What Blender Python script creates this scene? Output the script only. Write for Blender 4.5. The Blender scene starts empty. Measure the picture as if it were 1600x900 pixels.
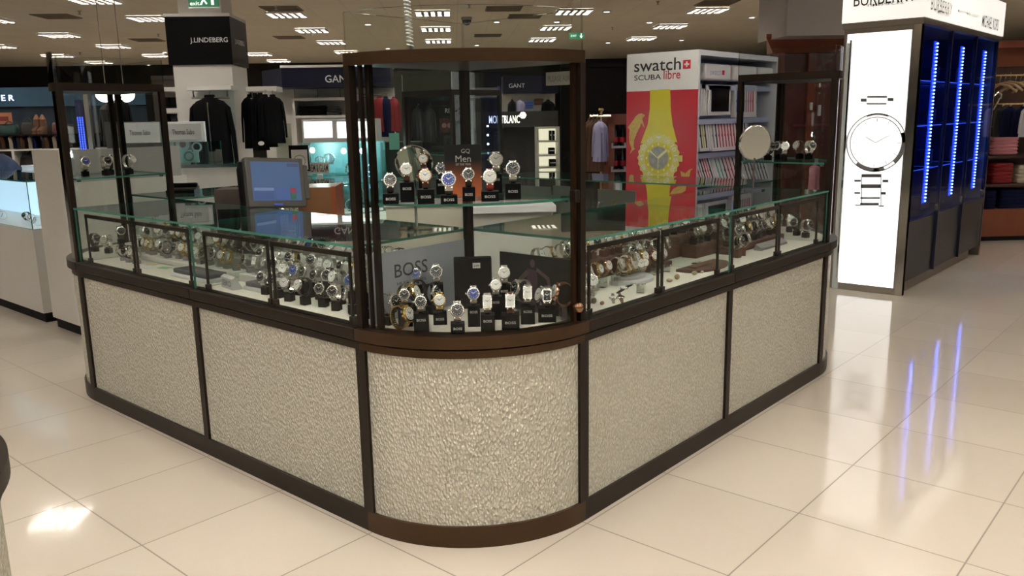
import bpy, math, random
from mathutils import Vector, Matrix
random.seed(7)
PI = math.pi
sc = bpy.context.scene
col = sc.collection

# ------------------------------------------------------------------ camera, world, exposure
CAM = Vector((-3.0568, -1.1918, 1.5611))
FPX, PITCH, ROLL, YAW = 1310.5, 0.20083, -0.01813, 0.84972
FWD = Vector((math.sin(YAW)*math.cos(PITCH), math.cos(YAW)*math.cos(PITCH), -math.sin(PITCH)))
_r = Vector((math.cos(YAW), -math.sin(YAW), 0)); _u = _r.cross(FWD)
RGT = _r*math.cos(ROLL) + _u*math.sin(ROLL)
UPV = -_r*math.sin(ROLL) + _u*math.cos(ROLL)
cd = bpy.data.cameras.new('camera'); cam = bpy.data.objects.new('camera', cd); col.objects.link(cam)
cd.sensor_width = 36; cd.lens = FPX/1600*36; cd.clip_start = .05; cd.clip_end = 200
m3 = Matrix((RGT, UPV, -FWD)).transposed()
cam.matrix_world = Matrix.Translation(CAM) @ m3.to_4x4()
sc.camera = cam
world = bpy.data.worlds.new('world'); sc.world = world; world.use_nodes = True
world.node_tree.nodes['Background'].inputs[0].default_value = (1.0, .93, .84, 1)
world.node_tree.nodes['Background'].inputs[1].default_value = .08
sc.view_settings.view_transform = 'Standard'; sc.view_settings.look = 'None'
sc.view_settings.gamma = 1; sc.view_settings.use_curve_mapping = False
sc.view_settings.exposure = 0.12
sc.cycles.max_bounces = 8; sc.cycles.transparent_max_bounces = 40
sc.cycles.diffuse_bounces = 3; sc.cycles.glossy_bounces = 4
sc.cycles.sample_clamp_indirect = 4
LAMP_W = 62.0          # strength of the ceiling light panels
CEIL = 3.34

# ------------------------------------------------------------------ helpers: points
def ray(px, py): return FWD*FPX + RGT*(px-800) - UPV*(py-450)
def W(px, py, D): return CAM + ray(px, py)/FPX*D
def atz(px, py, z):
    d = ray(px, py); return CAM + d*((z-CAM.z)/d.z)
class Fr:
    """a local frame standing on the floor: origin + turn about z"""
    def __init__(s, o, rot=-PI/4):
        s.o = Vector((o[0], o[1], 0)); s.rot = rot
        s.m = Matrix.Translation(s.o) @ Matrix.Rotation(rot, 4, 'Z'); s.i = s.m.inverted()
    def pl(s, px, py, y=0.0):
        c = s.i @ CAM; d = s.i.to_3x3() @ ray(px, py); t = (y-c.y)/d.y
        p = c+d*t; return p.x, p.z
    def plx(s, px, py, x=0.0):
        c = s.i @ CAM; d = s.i.to_3x3() @ ray(px, py); t = (x-c.x)/d.x
        p = c+d*t; return p.y, p.z
    def r(s, x0, y0, x1, y1, y=0.0):
        a = s.pl(x0, (y0+y1)/2, y); b = s.pl(x1, (y0+y1)/2, y)
        t = s.pl((x0+x1)/2, y0, y); q = s.pl((x0+x1)/2, y1, y)
        return a[0], b[0], q[1], t[1]        # x0,x1,z0,z1
def FD(px, py, D, rot=-PI/4): return Fr(W(px, py, D), rot)

# ------------------------------------------------------------------ helpers: materials
MATS = {}
def nodes(name):
    m = bpy.data.materials.new(name); m.use_nodes = True
    nt = m.node_tree; return m, nt, nt.nodes, nt.links, nt.nodes['Principled BSDF']
def mat(name, c, rough=.5, metal=0., spec=.5, var=0., vs=8., bump=0., bs=60., coat=0.):
    if name in MATS: return MATS[name]
    m, nt, N, L, b = nodes(name)
    b.inputs['Base Color'].default_value = (*c, 1); b.inputs['Roughness'].default_value = rough
    b.inputs['Metallic'].default_value = metal; b.inputs['Specular IOR Level'].default_value = spec
    b.inputs['Coat Weight'].default_value = coat; b.inputs['Coat Roughness'].default_value = .05
    tc = N.new('ShaderNodeTexCoord')
    no = N.new('ShaderNodeTexNoise'); no.inputs['Scale'].default_value = vs
    L.new(tc.outputs['Object'], no.inputs['Vector'])
    mx = N.new('ShaderNodeMix'); mx.data_type = 'RGBA'
    v = max(var, .03)
    mx.inputs[6].default_value = (*[x*(1-v) for x in c], 1); mx.inputs[7].default_value = (*[min(1, x*(1+v)) for x in c], 1)
    L.new(no.outputs[0], mx.inputs[0]); L.new(mx.outputs[2], b.inputs['Base Color'])
    if bump:
        n2 = N.new('ShaderNodeTexNoise'); n2.inputs['Scale'].default_value = bs
        L.new(tc.outputs['Object'], n2.inputs['Vector'])
        bp = N.new('ShaderNodeBump'); bp.inputs['Strength'].default_value = bump; bp.inputs['Distance'].default_value = .01
        L.new(n2.outputs[0], bp.inputs['Height']); L.new(bp.outputs[0], b.inputs['Normal'])
    MATS[name] = m; return m
def emit(name, c, s):
    if name in MATS: return MATS[name]
    m, nt, N, L, b = nodes(name)
    b.inputs['Base Color'].default_value = (*c, 1); b.inputs['Roughness'].default_value = .4
    b.inputs['Emission Color'].default_value = (*c, 1); b.inputs['Emission Strength'].default_value = s
    MATS[name] = m; return m
def glass(name, tint=(.95, .98, .965), k=1.0, refl=(1, 1, 1)):
    if name in MATS: return MATS[name]
    m, nt, N, L, b = nodes(name); N.remove(b)
    out = N['Material Output']
    tr = N.new('ShaderNodeBsdfTransparent'); tr.inputs[0].default_value = (*tint, 1)
    gl = N.new('ShaderNodeBsdfGlossy'); gl.inputs['Roughness'].default_value = 0.0; gl.inputs[0].default_value = (*refl, 1)
    fr = N.new('ShaderNodeFresnel'); fr.inputs[0].default_value = 1.5
    ml = N.new('ShaderNodeMath'); ml.operation = 'MULTIPLY'; ml.inputs[1].default_value = k
    mx = N.new('ShaderNodeMixShader')
    ge = N.new('ShaderNodeNewGeometry'); io = N.new('ShaderNodeMath'); io.operation = 'MULTIPLY_ADD'
    io.inputs[1].default_value = 1/1.5-1.5; io.inputs[2].default_value = 1.5
    L.new(ge.outputs['Backfacing'], io.inputs[0]); L.new(io.outputs[0], fr.inputs[0])
    L.new(fr.outputs[0], ml.inputs[0]); L.new(ml.outputs[0], mx.inputs[0])
    L.new(tr.outputs[0], mx.inputs[1]); L.new(gl.outputs[0], mx.inputs[2]); L.new(mx.outputs[0], out.inputs[0])
    MATS[name] = m; return m

white = mat('white_laminate', (.80, .77, .72), .35)
whiter = mat('bright_white_lacquer', (.80, .79, .80), .3)
cream = mat('cream_laminate', (.62, .58, .48), .4)
bronze = mat('dark_bronze_metal', (.016, .0105, .007), .42, .5, spec=.3, var=.15, vs=5)
brown_metal = mat('brown_bronze_metal', (.055, .031, .016), .32, .8, var=.2, vs=4)
black = mat('black_satin', (.003, .003, .0035), .4, spec=.08)
blackm = mat('black_matte', (.006, .0055, .0055), .8, spec=.15)
gap_m = mat('shadow_gap_black', (.004, .004, .004), .9)
deckm = mat('cream_display_deck', (.80, .76, .67), .55)
steel = mat('polished_steel', (.92, .90, .86), .27, .9)
steelb = mat('brushed_steel', (.42, .39, .36), .28, 1., var=.1, vs=3)
gold = mat('gold_metal', (.85, .62, .25), .2, 1.)
rose = mat('rose_gold_metal', (.82, .50, .36), .2, 1.)
silver_dial = mat('silver_dial', (.78, .77, .72), .35)
white_dial = mat('white_dial', (.85, .84, .80), .4)
black_dial = mat('black_dial', (.012, .012, .016), .25)
blue_dial = mat('blue_dial', (.02, .05, .24), .25)
brown_dial = mat('brown_dial', (.12, .05, .03), .3)
leather_blk = mat('black_leather', (.018, .016, .015), .5, bump=.2, bs=200)
leather_brn = mat('brown_leather', (.13, .05, .025), .5, bump=.2, bs=200)
leather_red = mat('red_leather', (.42, .04, .02), .5)
cream_strap = mat('cream_strap', (.72, .66, .52), .5)
green_edge = mat('green_glass_edge', (.05, .19, .145), .15, spec=.6)
clear = glass('clear_glass', (.975, .99, .982), .55)
clear2 = glass('clear_case_glass', (.978, .99, .984), .6)
topg = glass('green_tinted_top_glass', (.84, .90, .87), 1.25)
smoke = glass('smoked_acrylic', (.55, .55, .56), 1.0)
bluegl = glass('blue_tinted_door_glass', (.62, .66, .85), .45)
aqua = glass('aqua_vitrine_glass', (.72, .90, .90), 1.2)
chrome = mat('chrome', (.86, .86, .86), .05, 1.)
mirror_m = mat('mirror_silver', (.85, .87, .83), .01, 1.)
wood_red = mat('red_brown_wood', (.17, .045, .02), .35, var=.5, vs=3)
wood_dk = mat('dark_walnut_wood', (.045, .017, .011), .45, var=.4, vs=4)
wood_lt = mat('orange_brown_wood', (.20, .095, .04), .4, var=.25, vs=4)
navy = mat('navy_fascia', (.006, .007, .020), .4, spec=.2)
navy_wall = mat('blue_shop_wall', (.02, .06, .12), .5)
letter_w = emit('lit_white_lettering', (1, .93, .82), 2.2)
letter_p = mat('white_lettering', (.8, .8, .78), .5)
letter_k = mat('black_lettering', (.02, .02, .02), .5)
letter_g = mat('grey_lettering', (.07, .07, .07), .5)
brass = mat('brass', (.8, .62, .32), .25, 1.)
dark_wall = mat('dark_far_wall', (.014, .012, .009), .8, spec=.1)
acrylic = glass('frosted_clear_acrylic', (.84, .86, .84), 2.5)
grey_plastic = mat('dark_grey_plastic', (.045, .044, .042), .45)

# embossed metal-look panel of the kiosk fronts
def embossed():
    m, nt, N, L, b = nodes('embossed_pearl_panel')
    tc = N.new('ShaderNodeTexCoord'); mp = N.new('ShaderNodeMapping')
    mp.inputs['Scale'].default_value = (1, 1, .55); mp.inputs['Rotation'].default_value = (.6, .5, 0)
    L.new(tc.outputs['Object'], mp.inputs[0])
    vo = N.new('ShaderNodeTexVoronoi'); vo.inputs['Scale'].default_value = 115
    no = N.new('ShaderNodeTexNoise'); no.inputs['Scale'].default_value = 230
    L.new(mp.outputs[0], vo.inputs['Vector']); L.new(mp.outputs[0], no.inputs['Vector'])
    ad = N.new('ShaderNodeMath'); ad.operation = 'MULTIPLY_ADD'; ad.inputs[1].default_value = .5
    L.new(no.outputs[0], ad.inputs[0]); L.new(vo.outputs['Distance'], ad.inputs[2])
    bp = N.new('ShaderNodeBump'); bp.inputs['Strength'].default_value = 1.0; bp.inputs['Distance'].default_value = .008
    L.new(ad.outputs[0], bp.inputs['Height']); L.new(bp.outputs[0], b.inputs['Normal'])
    cr = N.new('ShaderNodeValToRGB'); cr.color_ramp.elements[0].position = .0; cr.color_ramp.elements[1].position = .65
    cr.color_ramp.elements[0].color = (1.0, .975, .87, 1); cr.color_ramp.elements[1].color = (.74, .71, .58, 1)
    L.new(vo.outputs['Distance'], cr.inputs[0]); L.new(cr.outputs[0], b.inputs['Base Color'])
    b.inputs['Metallic'].default_value = .35; b.inputs['Roughness'].default_value = .24
    return m
emboss = embossed()

def tiles(name, size, c1, c2, grout, gw, rough, noise, coat=0., bumpy=0.):
    m, nt, N, L, b = nodes(name)
    tc = N.new('ShaderNodeTexCoord')
    def M2(op, a, bb=None, c=None):
        n = N.new('ShaderNodeMath'); n.operation = op
        for i, v in enumerate((a, bb, c)):
            if v is None: continue
            if isinstance(v, (int, float)): n.inputs[i].default_value = v
            else: L.new(v, n.inputs[i])
        return n.outputs[0]
    sp = N.new('ShaderNodeSeparateXYZ'); L.new(tc.outputs['Object'], sp.inputs[0])
    fx = M2('DIVIDE', sp.outputs[0], size); fy = M2('DIVIDE', sp.outputs[1], size)
    def edge(v):
        f = M2('FRACT', v); a = M2('SUBTRACT', f, .5); a = M2('ABSOLUTE', a)
        return M2('GREATER_THAN', a, .5-gw/size)
    g = M2('MAXIMUM', edge(fx), edge(fy))
    cb = N.new('ShaderNodeCombineXYZ'); L.new(M2('FLOOR', fx), cb.inputs[0]); L.new(M2('FLOOR', fy), cb.inputs[1])
    wn = N.new('ShaderNodeTexWhiteNoise'); wn.noise_dimensions = '2D'; L.new(cb.outputs[0], wn.inputs['Vector'])
    no = N.new('ShaderNodeTexNoise'); no.inputs['Scale'].default_value = noise; no.inputs['Detail'].default_value = 4
    L.new(tc.outputs['Object'], no.inputs['Vector'])
    f = M2('ADD', M2('MULTIPLY', wn.outputs['Value'], .5), M2('MULTIPLY', no.outputs[0], .5))
    mx = N.new('ShaderNodeMix'); mx.data_type = 'RGBA'; mx.inputs[6].default_value = (*c1, 1); mx.inputs[7].default_value = (*c2, 1)
    L.new(f, mx.inputs[0])
    m2 = N.new('ShaderNodeMix'); m2.data_type = 'RGBA'; L.new(mx.outputs[2], m2.inputs[6]); m2.inputs[7].default_value = (*grout, 1)
    L.new(g, m2.inputs[0]); L.new(m2.outputs[2], b.inputs['Base Color'])
    rr = M2('ADD', M2('MULTIPLY', g, .4), rough); L.new(rr, b.inputs['Roughness'])
    b.inputs['Coat Weight'].default_value = coat; b.inputs['Coat Roughness'].default_value = .03
    if bumpy:
        n3 = N.new('ShaderNodeTexNoise'); n3.inputs['Scale'].default_value = 3; L.new(tc.outputs['Object'], n3.inputs['Vector'])
        bp = N.new('ShaderNodeBump'); bp.inputs['Strength'].default_value = bumpy; bp.inputs['Distance'].default_value = .02
        L.new(n3.outputs[0], bp.inputs['Height']); L.new(bp.outputs[0], b.inputs['Normal'])
    return m
floor_m = tiles('polished_beige_floor_tiles', .6, (.52, .46, .385), (.61, .545, .46), (.22, .18, .14), .0028, .09, 2.2, coat=.25)
ceil_m = tiles('cream_ceiling_tiles', .6, (.64, .57, .45), (.71, .64, .51), (.52, .45, .35), .004, .8, 1.5, bumpy=.15)

# ------------------------------------------------------------------ helpers: meshes
class MB:
    def __init__(s): s.v = []; s.f = []; s.mi = []; s.mats = []
    def m(s, mt):
        if mt not in s.mats: s.mats.append(mt)
        return s.mats.index(mt)
    def add(s, vs, fs, mt):
        k = len(s.v); s.v += [tuple(v) for v in vs]; i = s.m(mt)
        for f in fs: s.f.append(tuple(k+j for j in f)); s.mi.append(i)
        return s
    def box(s, x0, x1, y0, y1, z0, z1, mt, M=None):
        if x0 > x1: x0, x1 = x1, x0
        if y0 > y1: y0, y1 = y1, y0
        if z0 > z1: z0, z1 = z1, z0
        vs = [Vector(p) for p in ((x0,y0,z0),(x1,y0,z0),(x1,y1,z0),(x0,y1,z0),(x0,y0,z1),(x1,y0,z1),(x1,y1,z1),(x0,y1,z1))]
        if M: vs = [M@v for v in vs]
        return s.add(vs, [(0,3,2,1),(4,5,6,7),(0,1,5,4),(1,2,6,5),(2,3,7,6),(3,0,4,7)], mt)
    def pane(s, x0, x1, y0, y1, z0, z1, face, edge):
        """glass slab: two large faces get the glass, the four rims the edge material"""
        d = (x1-x0, y1-y0, z1-z0); ax = d.index(min(d))
        vs = ((x0,y0,z0),(x1,y0,z0),(x1,y1,z0),(x0,y1,z0),(x0,y0,z1),(x1,y0,z1),(x1,y1,z1),(x0,y1,z1))
        F = {2: [(0,3,2,1),(4,5,6,7)], 1: [(0,1,5,4),(2,3,7,6)], 0: [(1,2,6,5),(3,0,4,7)]}
        s.add(vs, F[ax], face); s.add(vs, [q for a in F if a != ax for q in F[a]], edge); return s
    def prism(s, poly, z0, z1, mt, side=None, M=None):
        n = len(poly)
        vs = [Vector((x, y, z0)) for x, y in poly]+[Vector((x, y, z1)) for x, y in poly]
        if M: vs = [M@v for v in vs]
        s.add(vs, [tuple(range(n))[::-1], tuple(range(n, 2*n))], mt)
        s.add(vs, [(i, (i+1) % n, n+(i+1) % n, n+i) for i in range(n)], side or mt); return s
    def plate(s, poly, y0, y1, mt):
        """polygon given in x,z, thickness along y"""
        n = len(poly)
        vs = [(x, y0, z) for x, z in poly]+[(x, y1, z) for x, z in poly]
        return s.add(vs, [tuple(range(n)), tuple(range(n, 2*n))[::-1]]+[(i, n+i, n+(i+1) % n, (i+1) % n) for i in range(n)], mt)
    def arc(s, r0, r1, a0, a1, z0, z1, mt, edge=None, n=24, cx=0, cy=0):
        vs = []
        for i in range(n+1):
            a = a0+(a1-a0)*i/n; c, q = math.cos(a), math.sin(a)
            vs += [(cx+r0*c, cy+r0*q, z0), (cx+r1*c, cy+r1*q, z0), (cx+r1*c, cy+r1*q, z1), (cx+r0*c, cy+r0*q, z1)]
        fo, fe = [], []
        for i in range(n):
            k = 4*i; j = k+4
            fo += [(k+1, j+1, j+2, k+2), (j, k, k+3, j+3)]; fe += [(k+3, k+2, j+2, j+3), (k, j, j+1, k+1)]
        fe += [(0, 1, 2, 3), (4*n+3, 4*n+2, 4*n+1, 4*n)]
        s.add(vs, fo, mt); s.add(vs, fe, edge or mt); return s
    def tube(s, a, b, r, mt, n=10, r2=None, cap=True):
        a = Vector(a); b = Vector(b); d = (b-a).normalized(); q = d.to_track_quat('Z', 'Y').to_matrix()
        r2 = r if r2 is None else r2; vs = []
        for p, rr in ((a, r), (b, r2)):
            for i in range(n):
                t = 2*PI*i/n; vs.append(p+q@Vector((rr*math.cos(t), rr*math.sin(t), 0)))
        fs = [(i, (i+1) % n, n+(i+1) % n, n+i) for i in range(n)]
        if cap: fs += [tuple(range(n))[::-1], tuple(range(n, 2*n))]
        return s.add(vs, fs, mt)
    def path(s, pts, r, mt, n=6):
        for i in range(len(pts)-1): s.tube(pts[i], pts[i+1], r, mt, n)
        return s
    def lathe(s, prof, mt, n=20, M=None):
        vs = []
        for r, z in prof:
            for i in range(n):
                t = 2*PI*i/n; v = Vector((r*math.cos(t), r*math.sin(t), z)); vs.append(M@v if M else v)
        k = len(prof)
        fs = [(j*n+i, j*n+(i+1) % n, (j+1)*n+(i+1) % n, (j+1)*n+i) for j in range(k-1) for i in range(n)]
        fs += [tuple(range(n))[::-1], tuple(range((k-1)*n, k*n))]
        return s.add(vs, fs, mt)
    def loft(s, rings, mt, cap=True):
        n = len(rings[0]); vs = [v for r in rings for v in r]
        fs = [(j*n+i, j*n+(i+1) % n, (j+1)*n+(i+1) % n, (j+1)*n+i) for j in range(len(rings)-1) for i in range(n)]
        if cap: fs += [tuple(range(n))[::-1], tuple(range((len(rings)-1)*n, len(rings)*n))]
        return s.add(vs, fs, mt)
    def ell(s, c, rx, ry, rz, mt, n=12, k=8):
        vs = []
        rings = []
        for j in range(1, k):
            p = PI*j/k
            rings.append([(c[0]+rx*math.sin(p)*math.cos(2*PI*i/n), c[1]+ry*math.sin(p)*math.sin(2*PI*i/n), c[2]-rz*math.cos(p)) for i in range(n)])
        return s.loft(rings, mt)
    def build(s, name, parent=None, bevel=0, smooth=True, label=None, cat=None, group=None, kind=None, world=False):
        me = bpy.data.meshes.new(name)
        vs = s.v
        if world and parent is not None:
            inv = parent.matrix_basis.inverted(); vs = [inv@Vector(v) for v in vs]
        me.from_pydata([tuple(v) for v in vs], [], s.f); me.update()
        for m in s.mats: me.materials.append(m)
        me.polygons.foreach_set('material_index', s.mi)
        if smooth:
            me.polygons.foreach_set('use_smooth', [True]*len(me.polygons)); me.set_sharp_from_angle(angle=math.radians(35))
        o = bpy.data.objects.new(name, me); col.objects.link(o)
        if parent is not None: o.parent = parent
        if bevel:
            b = o.modifiers.new('bevel', 'BEVEL'); b.width = bevel; b.segments = 2; b.limit_method = 'ANGLE'
        return tag(o, label, cat, group, kind)
def tag(o, label=None, cat=None, group=None, kind=None):
    if label: o['label'] = label
    if cat: o['category'] = cat
    if group: o['group'] = group
    if kind: o['kind'] = kind
    return o
def thing(name, label, cat, loc=(0, 0, 0), rz=0, group=None):
    o = bpy.data.objects.new(name, None); col.objects.link(o); o.empty_display_size = .05
    o.matrix_basis = Matrix.Translation(Vector(loc)) @ Matrix.Rotation(rz, 4, 'Z')
    return tag(o, label, cat, group)
def fthing(name, label, cat, fr, group=None): return thing(name, label, cat, fr.o, fr.rot, group)
def kids(o): return [c for c in KID.get(o.name, [])]
KID = {}
def dup(root, loc, rz=0, label=None, group=None, s=1.0, tilt=0):
    r = root.copy(); col.objects.link(r)
    r.matrix_basis = Matrix.Translation(Vector(loc)) @ Matrix.Rotation(rz, 4, 'Z') @ Matrix.Rotation(tilt, 4, 'X') @ Matrix.Scale(s, 4)
    if label: r['label'] = label
    if group: r['group'] = group
    elif 'group' in r: del r['group']
    for ch in list(root.children):
        c = ch.copy(); col.objects.link(c); c.parent = r
        for g in ch.children:
            d = g.copy(); col.objects.link(d); d.parent = c
    return r
USED = set()
def place(proto, loc, rz=0, label=None, group=None, s=1.0, tilt=0):
    """first use moves the original, later uses copy it"""
    if proto.name not in USED:
        USED.add(proto.name)
        proto.matrix_basis = Matrix.Translation(Vector(loc)) @ Matrix.Rotation(rz, 4, 'Z') @ Matrix.Rotation(tilt, 4, 'X') @ Matrix.Scale(s, 4)
        if label: proto['label'] = label
        if group: proto['group'] = group
        return proto
    return dup(proto, loc, rz, label, group, s, tilt)
TXT = {}
def text(body, parent, x0, x1, z, y, mt, name='lettering', height=None, rot=None, mid=True, thick=.0008, M=None, label=None):
    """lettering facing local -y, fitted between x0 and x1, centred on z"""
    if body not in TXT:
        cu = bpy.data.curves.new('t', 'FONT'); cu.body = body; cu.resolution_u = 3; cu.extrude = .0; cu.offset = 0 if body == 'Men' else .006
        to = bpy.data.objects.new('t', cu); col.objects.link(to)
        dg = bpy.context.evaluated_depsgraph_get()
        me = bpy.data.meshes.new_from_object(to.evaluated_get(dg))
        V = [v.co.copy() for v in me.vertices]; F = [tuple(p.vertices) for p in me.polygons]
        bpy.data.objects.remove(to); bpy.data.curves.remove(cu); bpy.data.meshes.remove(me)
        TXT[body] = (V, F)
    V, F = TXT[body]
    ax, bx = min(v.x for v in V), max(v.x for v in V); ay, by = min(v.y for v in V), max(v.y for v in V)
    sx = (x1-x0)/(bx-ax); sz = height/(by-ay) if height else sx
    b = MB(); vs = [Vector(((v.x-ax)*sx+x0, y, (v.y-(ay+by)/2)*sz+z)) for v in V]
    if M: vs = [M@v for v in vs]
    b.add(vs, F, mt)
    return b.build(name, parent, smooth=False, label=label)

def disc(n, rx, rz, cx=0, cz=0, a0=0): return [(cx+rx*math.cos(a0+2*PI*i/n), cz+rz*math.sin(a0+2*PI*i/n)) for i in range(n)]

# ================================================================== SETTING
BROT = -PI/4                                   # the building's own axes
e1 = Vector((math.cos(BROT), math.sin(BROT), 0)); e2 = Vector((-math.sin(BROT), math.cos(BROT), 0))
MB().box(-22, 34, -12, 34, -.1, 0, floor_m).build('floor', kind='structure')
o = MB().box(-22, 18, -11, 25, CEIL, CEIL+.1, ceil_m).build('ceiling', kind='structure')
o.matrix_basis = Matrix.Rotation(BROT, 4, 'Z')
o = MB().box(-22, 18, 24.4, 24.6, 0, CEIL, dark_wall).build('wall_back', kind='structure')
o.matrix_basis = Matrix.Rotation(BROT, 4, 'Z')

for nm, xa, xb in (('wall_left', -21.6, -21.4), ('wall_right', 17.6, 17.8)):
    o = MB().box(xa, xb, -11, 24.4, 0, CEIL, dark_wall).build(nm, kind='structure')
    o.matrix_basis = Matrix.Rotation(BROT, 4, 'Z')
# ceiling lights: louvred square fittings in rows along the building's axes
lamp_e = emit('ceiling_panel_light', (1.0, .935, .85), LAMP_W)
def light_proto():
    t = thing('ceiling_light', 'x', 'light')
    b = MB()
    for x0, x1, y0, y1 in ((-.3, .3, -.3, -.285), (-.3, .3, .285, .3), (-.3, -.285, -.285, .285), (.285, .3, -.285, .285)):
        b.box(x0, x1, y0, y1, -.032, .0, whiter)
    b.build('frame', t)
    MB().box(-.285, .285, -.285, .285, -.006, 0, lamp_e).build('diffuser', t)
    b = MB()
    for i in range(1, 6): b.box(-.285, .285, -.285+i*.095-.016, -.285+i*.095+.016, -.030, -.0065, steelb)
    for i in range(1, 5): b.box(-.285+i*.114-.024, -.285+i*.114+.024, -.285, .285, -.030, -.0065, steelb)
    b.build('louvre', t)
    return t
lp = light_proto()
def B(x, y, z): return e1*x + e2*y + Vector((0, 0, z))
ORD = ['first', 'second', 'third', 'fourth', 'fifth', 'sixth', 'seventh', 'eighth', 'ninth', 'tenth', 'eleventh', 'twelfth',
       'thirteenth', 'fourteenth', 'fifteenth', 'sixteenth', 'seventeenth', 'eighteenth', 'nineteenth', 'twentieth']
lcols = [-11.5, -9.1, -6.45, -4.08, -1.62, .80, 3.15, 5.6, 8.0, 10.4]
lrows = [-7.6, -6.3, -5.0, -3.7, -2.4, -1.1, .2, 4.4, 7.2, 9.72, 12.0, 14.6, 17.3, 20.2, 22.8]  # near rows out of view, in-between ones added to brighten the counter fronts
for j, y in enumerate(lrows):
    for i, x in enumerate(lcols):
        if y > 13 and x > 5: continue
        if y < 1 and (i in (0, 9)): continue
        if i == 7 and y == 7.2: continue
        if y > 18 and i in (5, 6): continue
        place(lp, B(x, y + (.35 if i in (1, 2) and y > 9 else 0), CEIL-.002), BROT,
              f'square louvred ceiling light, {ORD[i]} from left in {ORD[j]} row from camera', 'louvred ceiling lights')
# brown grilles and spots, sprinklers
grille_m = mat('brown_ceiling_grille', (.13, .10, .065), .7)
gp = thing('ceiling_vent', 'x', 'vent'); MB().box(-.3, .3, -.3, .3, -.012, 0, grille_m).build('panel', gp)
b = MB()
for i in range(9): b.box(-.28, .28, -.27+i*.065, -.255+i*.065, -.02, -.012, grille_m)
b.build('slat', gp)
for i, (px, py) in enumerate([(88, 25), (230, 62), (440, 13), (452, 58), (1120, 4), (787, 13), (762, 55), (820, 25)]):
    p = atz(px, py, CEIL-.001)
    place(gp, p, BROT, 'brown square grille in the ceiling, ' + ['left of the black column, nearest', 'left of the black column, farther', 'right of the black column, nearest', 'right of the black column, farther', 'above the red poster', 'behind the clear screen, nearest', 'behind the clear screen, farthest', 'behind the clear screen, middle'][i], 'brown ceiling grilles')
spot_e = emit('spotlight_glow', (1, .95, .88), 9)
sp = thing('spotlight', 'x', 'light')
MB().arc(.05, .08, 0, 2*PI, -.02, 0, whiter, n=20).build('trim_ring', sp); MB().lathe([(.05, -.018), (.05, -.004)], spot_e).build('bulb', sp)
for i, (px, py) in enumerate([(776, 33), (870, 33), (1015, 34), (948, 17), (1175, 26), (257, 81), (232, 101), (288, 76), (1065, 62), (950, 66), (575, 37), (606, 75), (745, 70), (97, 118), (55, 117), (6, 107)]):
    place(sp, atz(px, py, CEIL-.001), 0, f'small round ceiling spotlight, {ORD[i]} of the lit spots scattered over the hall', 'round ceiling spotlights')
spk = thing('sprinkler', 'x', 'sprinkler'); MB().lathe([(.03, 0), (.03, -.01), (.012, -.02), (.012, -.05), (.03, -.055), (.03, -.06)], steelb, n=10).build('head', spk)
for i, (px, py) in enumerate([(124, 17), (247, 53), (431, 9), (488, 49), (733, 7), (125, 82), (1028, 2), (957, 42)]):
    place(spk, atz(px, py, CEIL), 0, 'small metal sprinkler head under the ceiling tiles', 'ceiling sprinklers')

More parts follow.
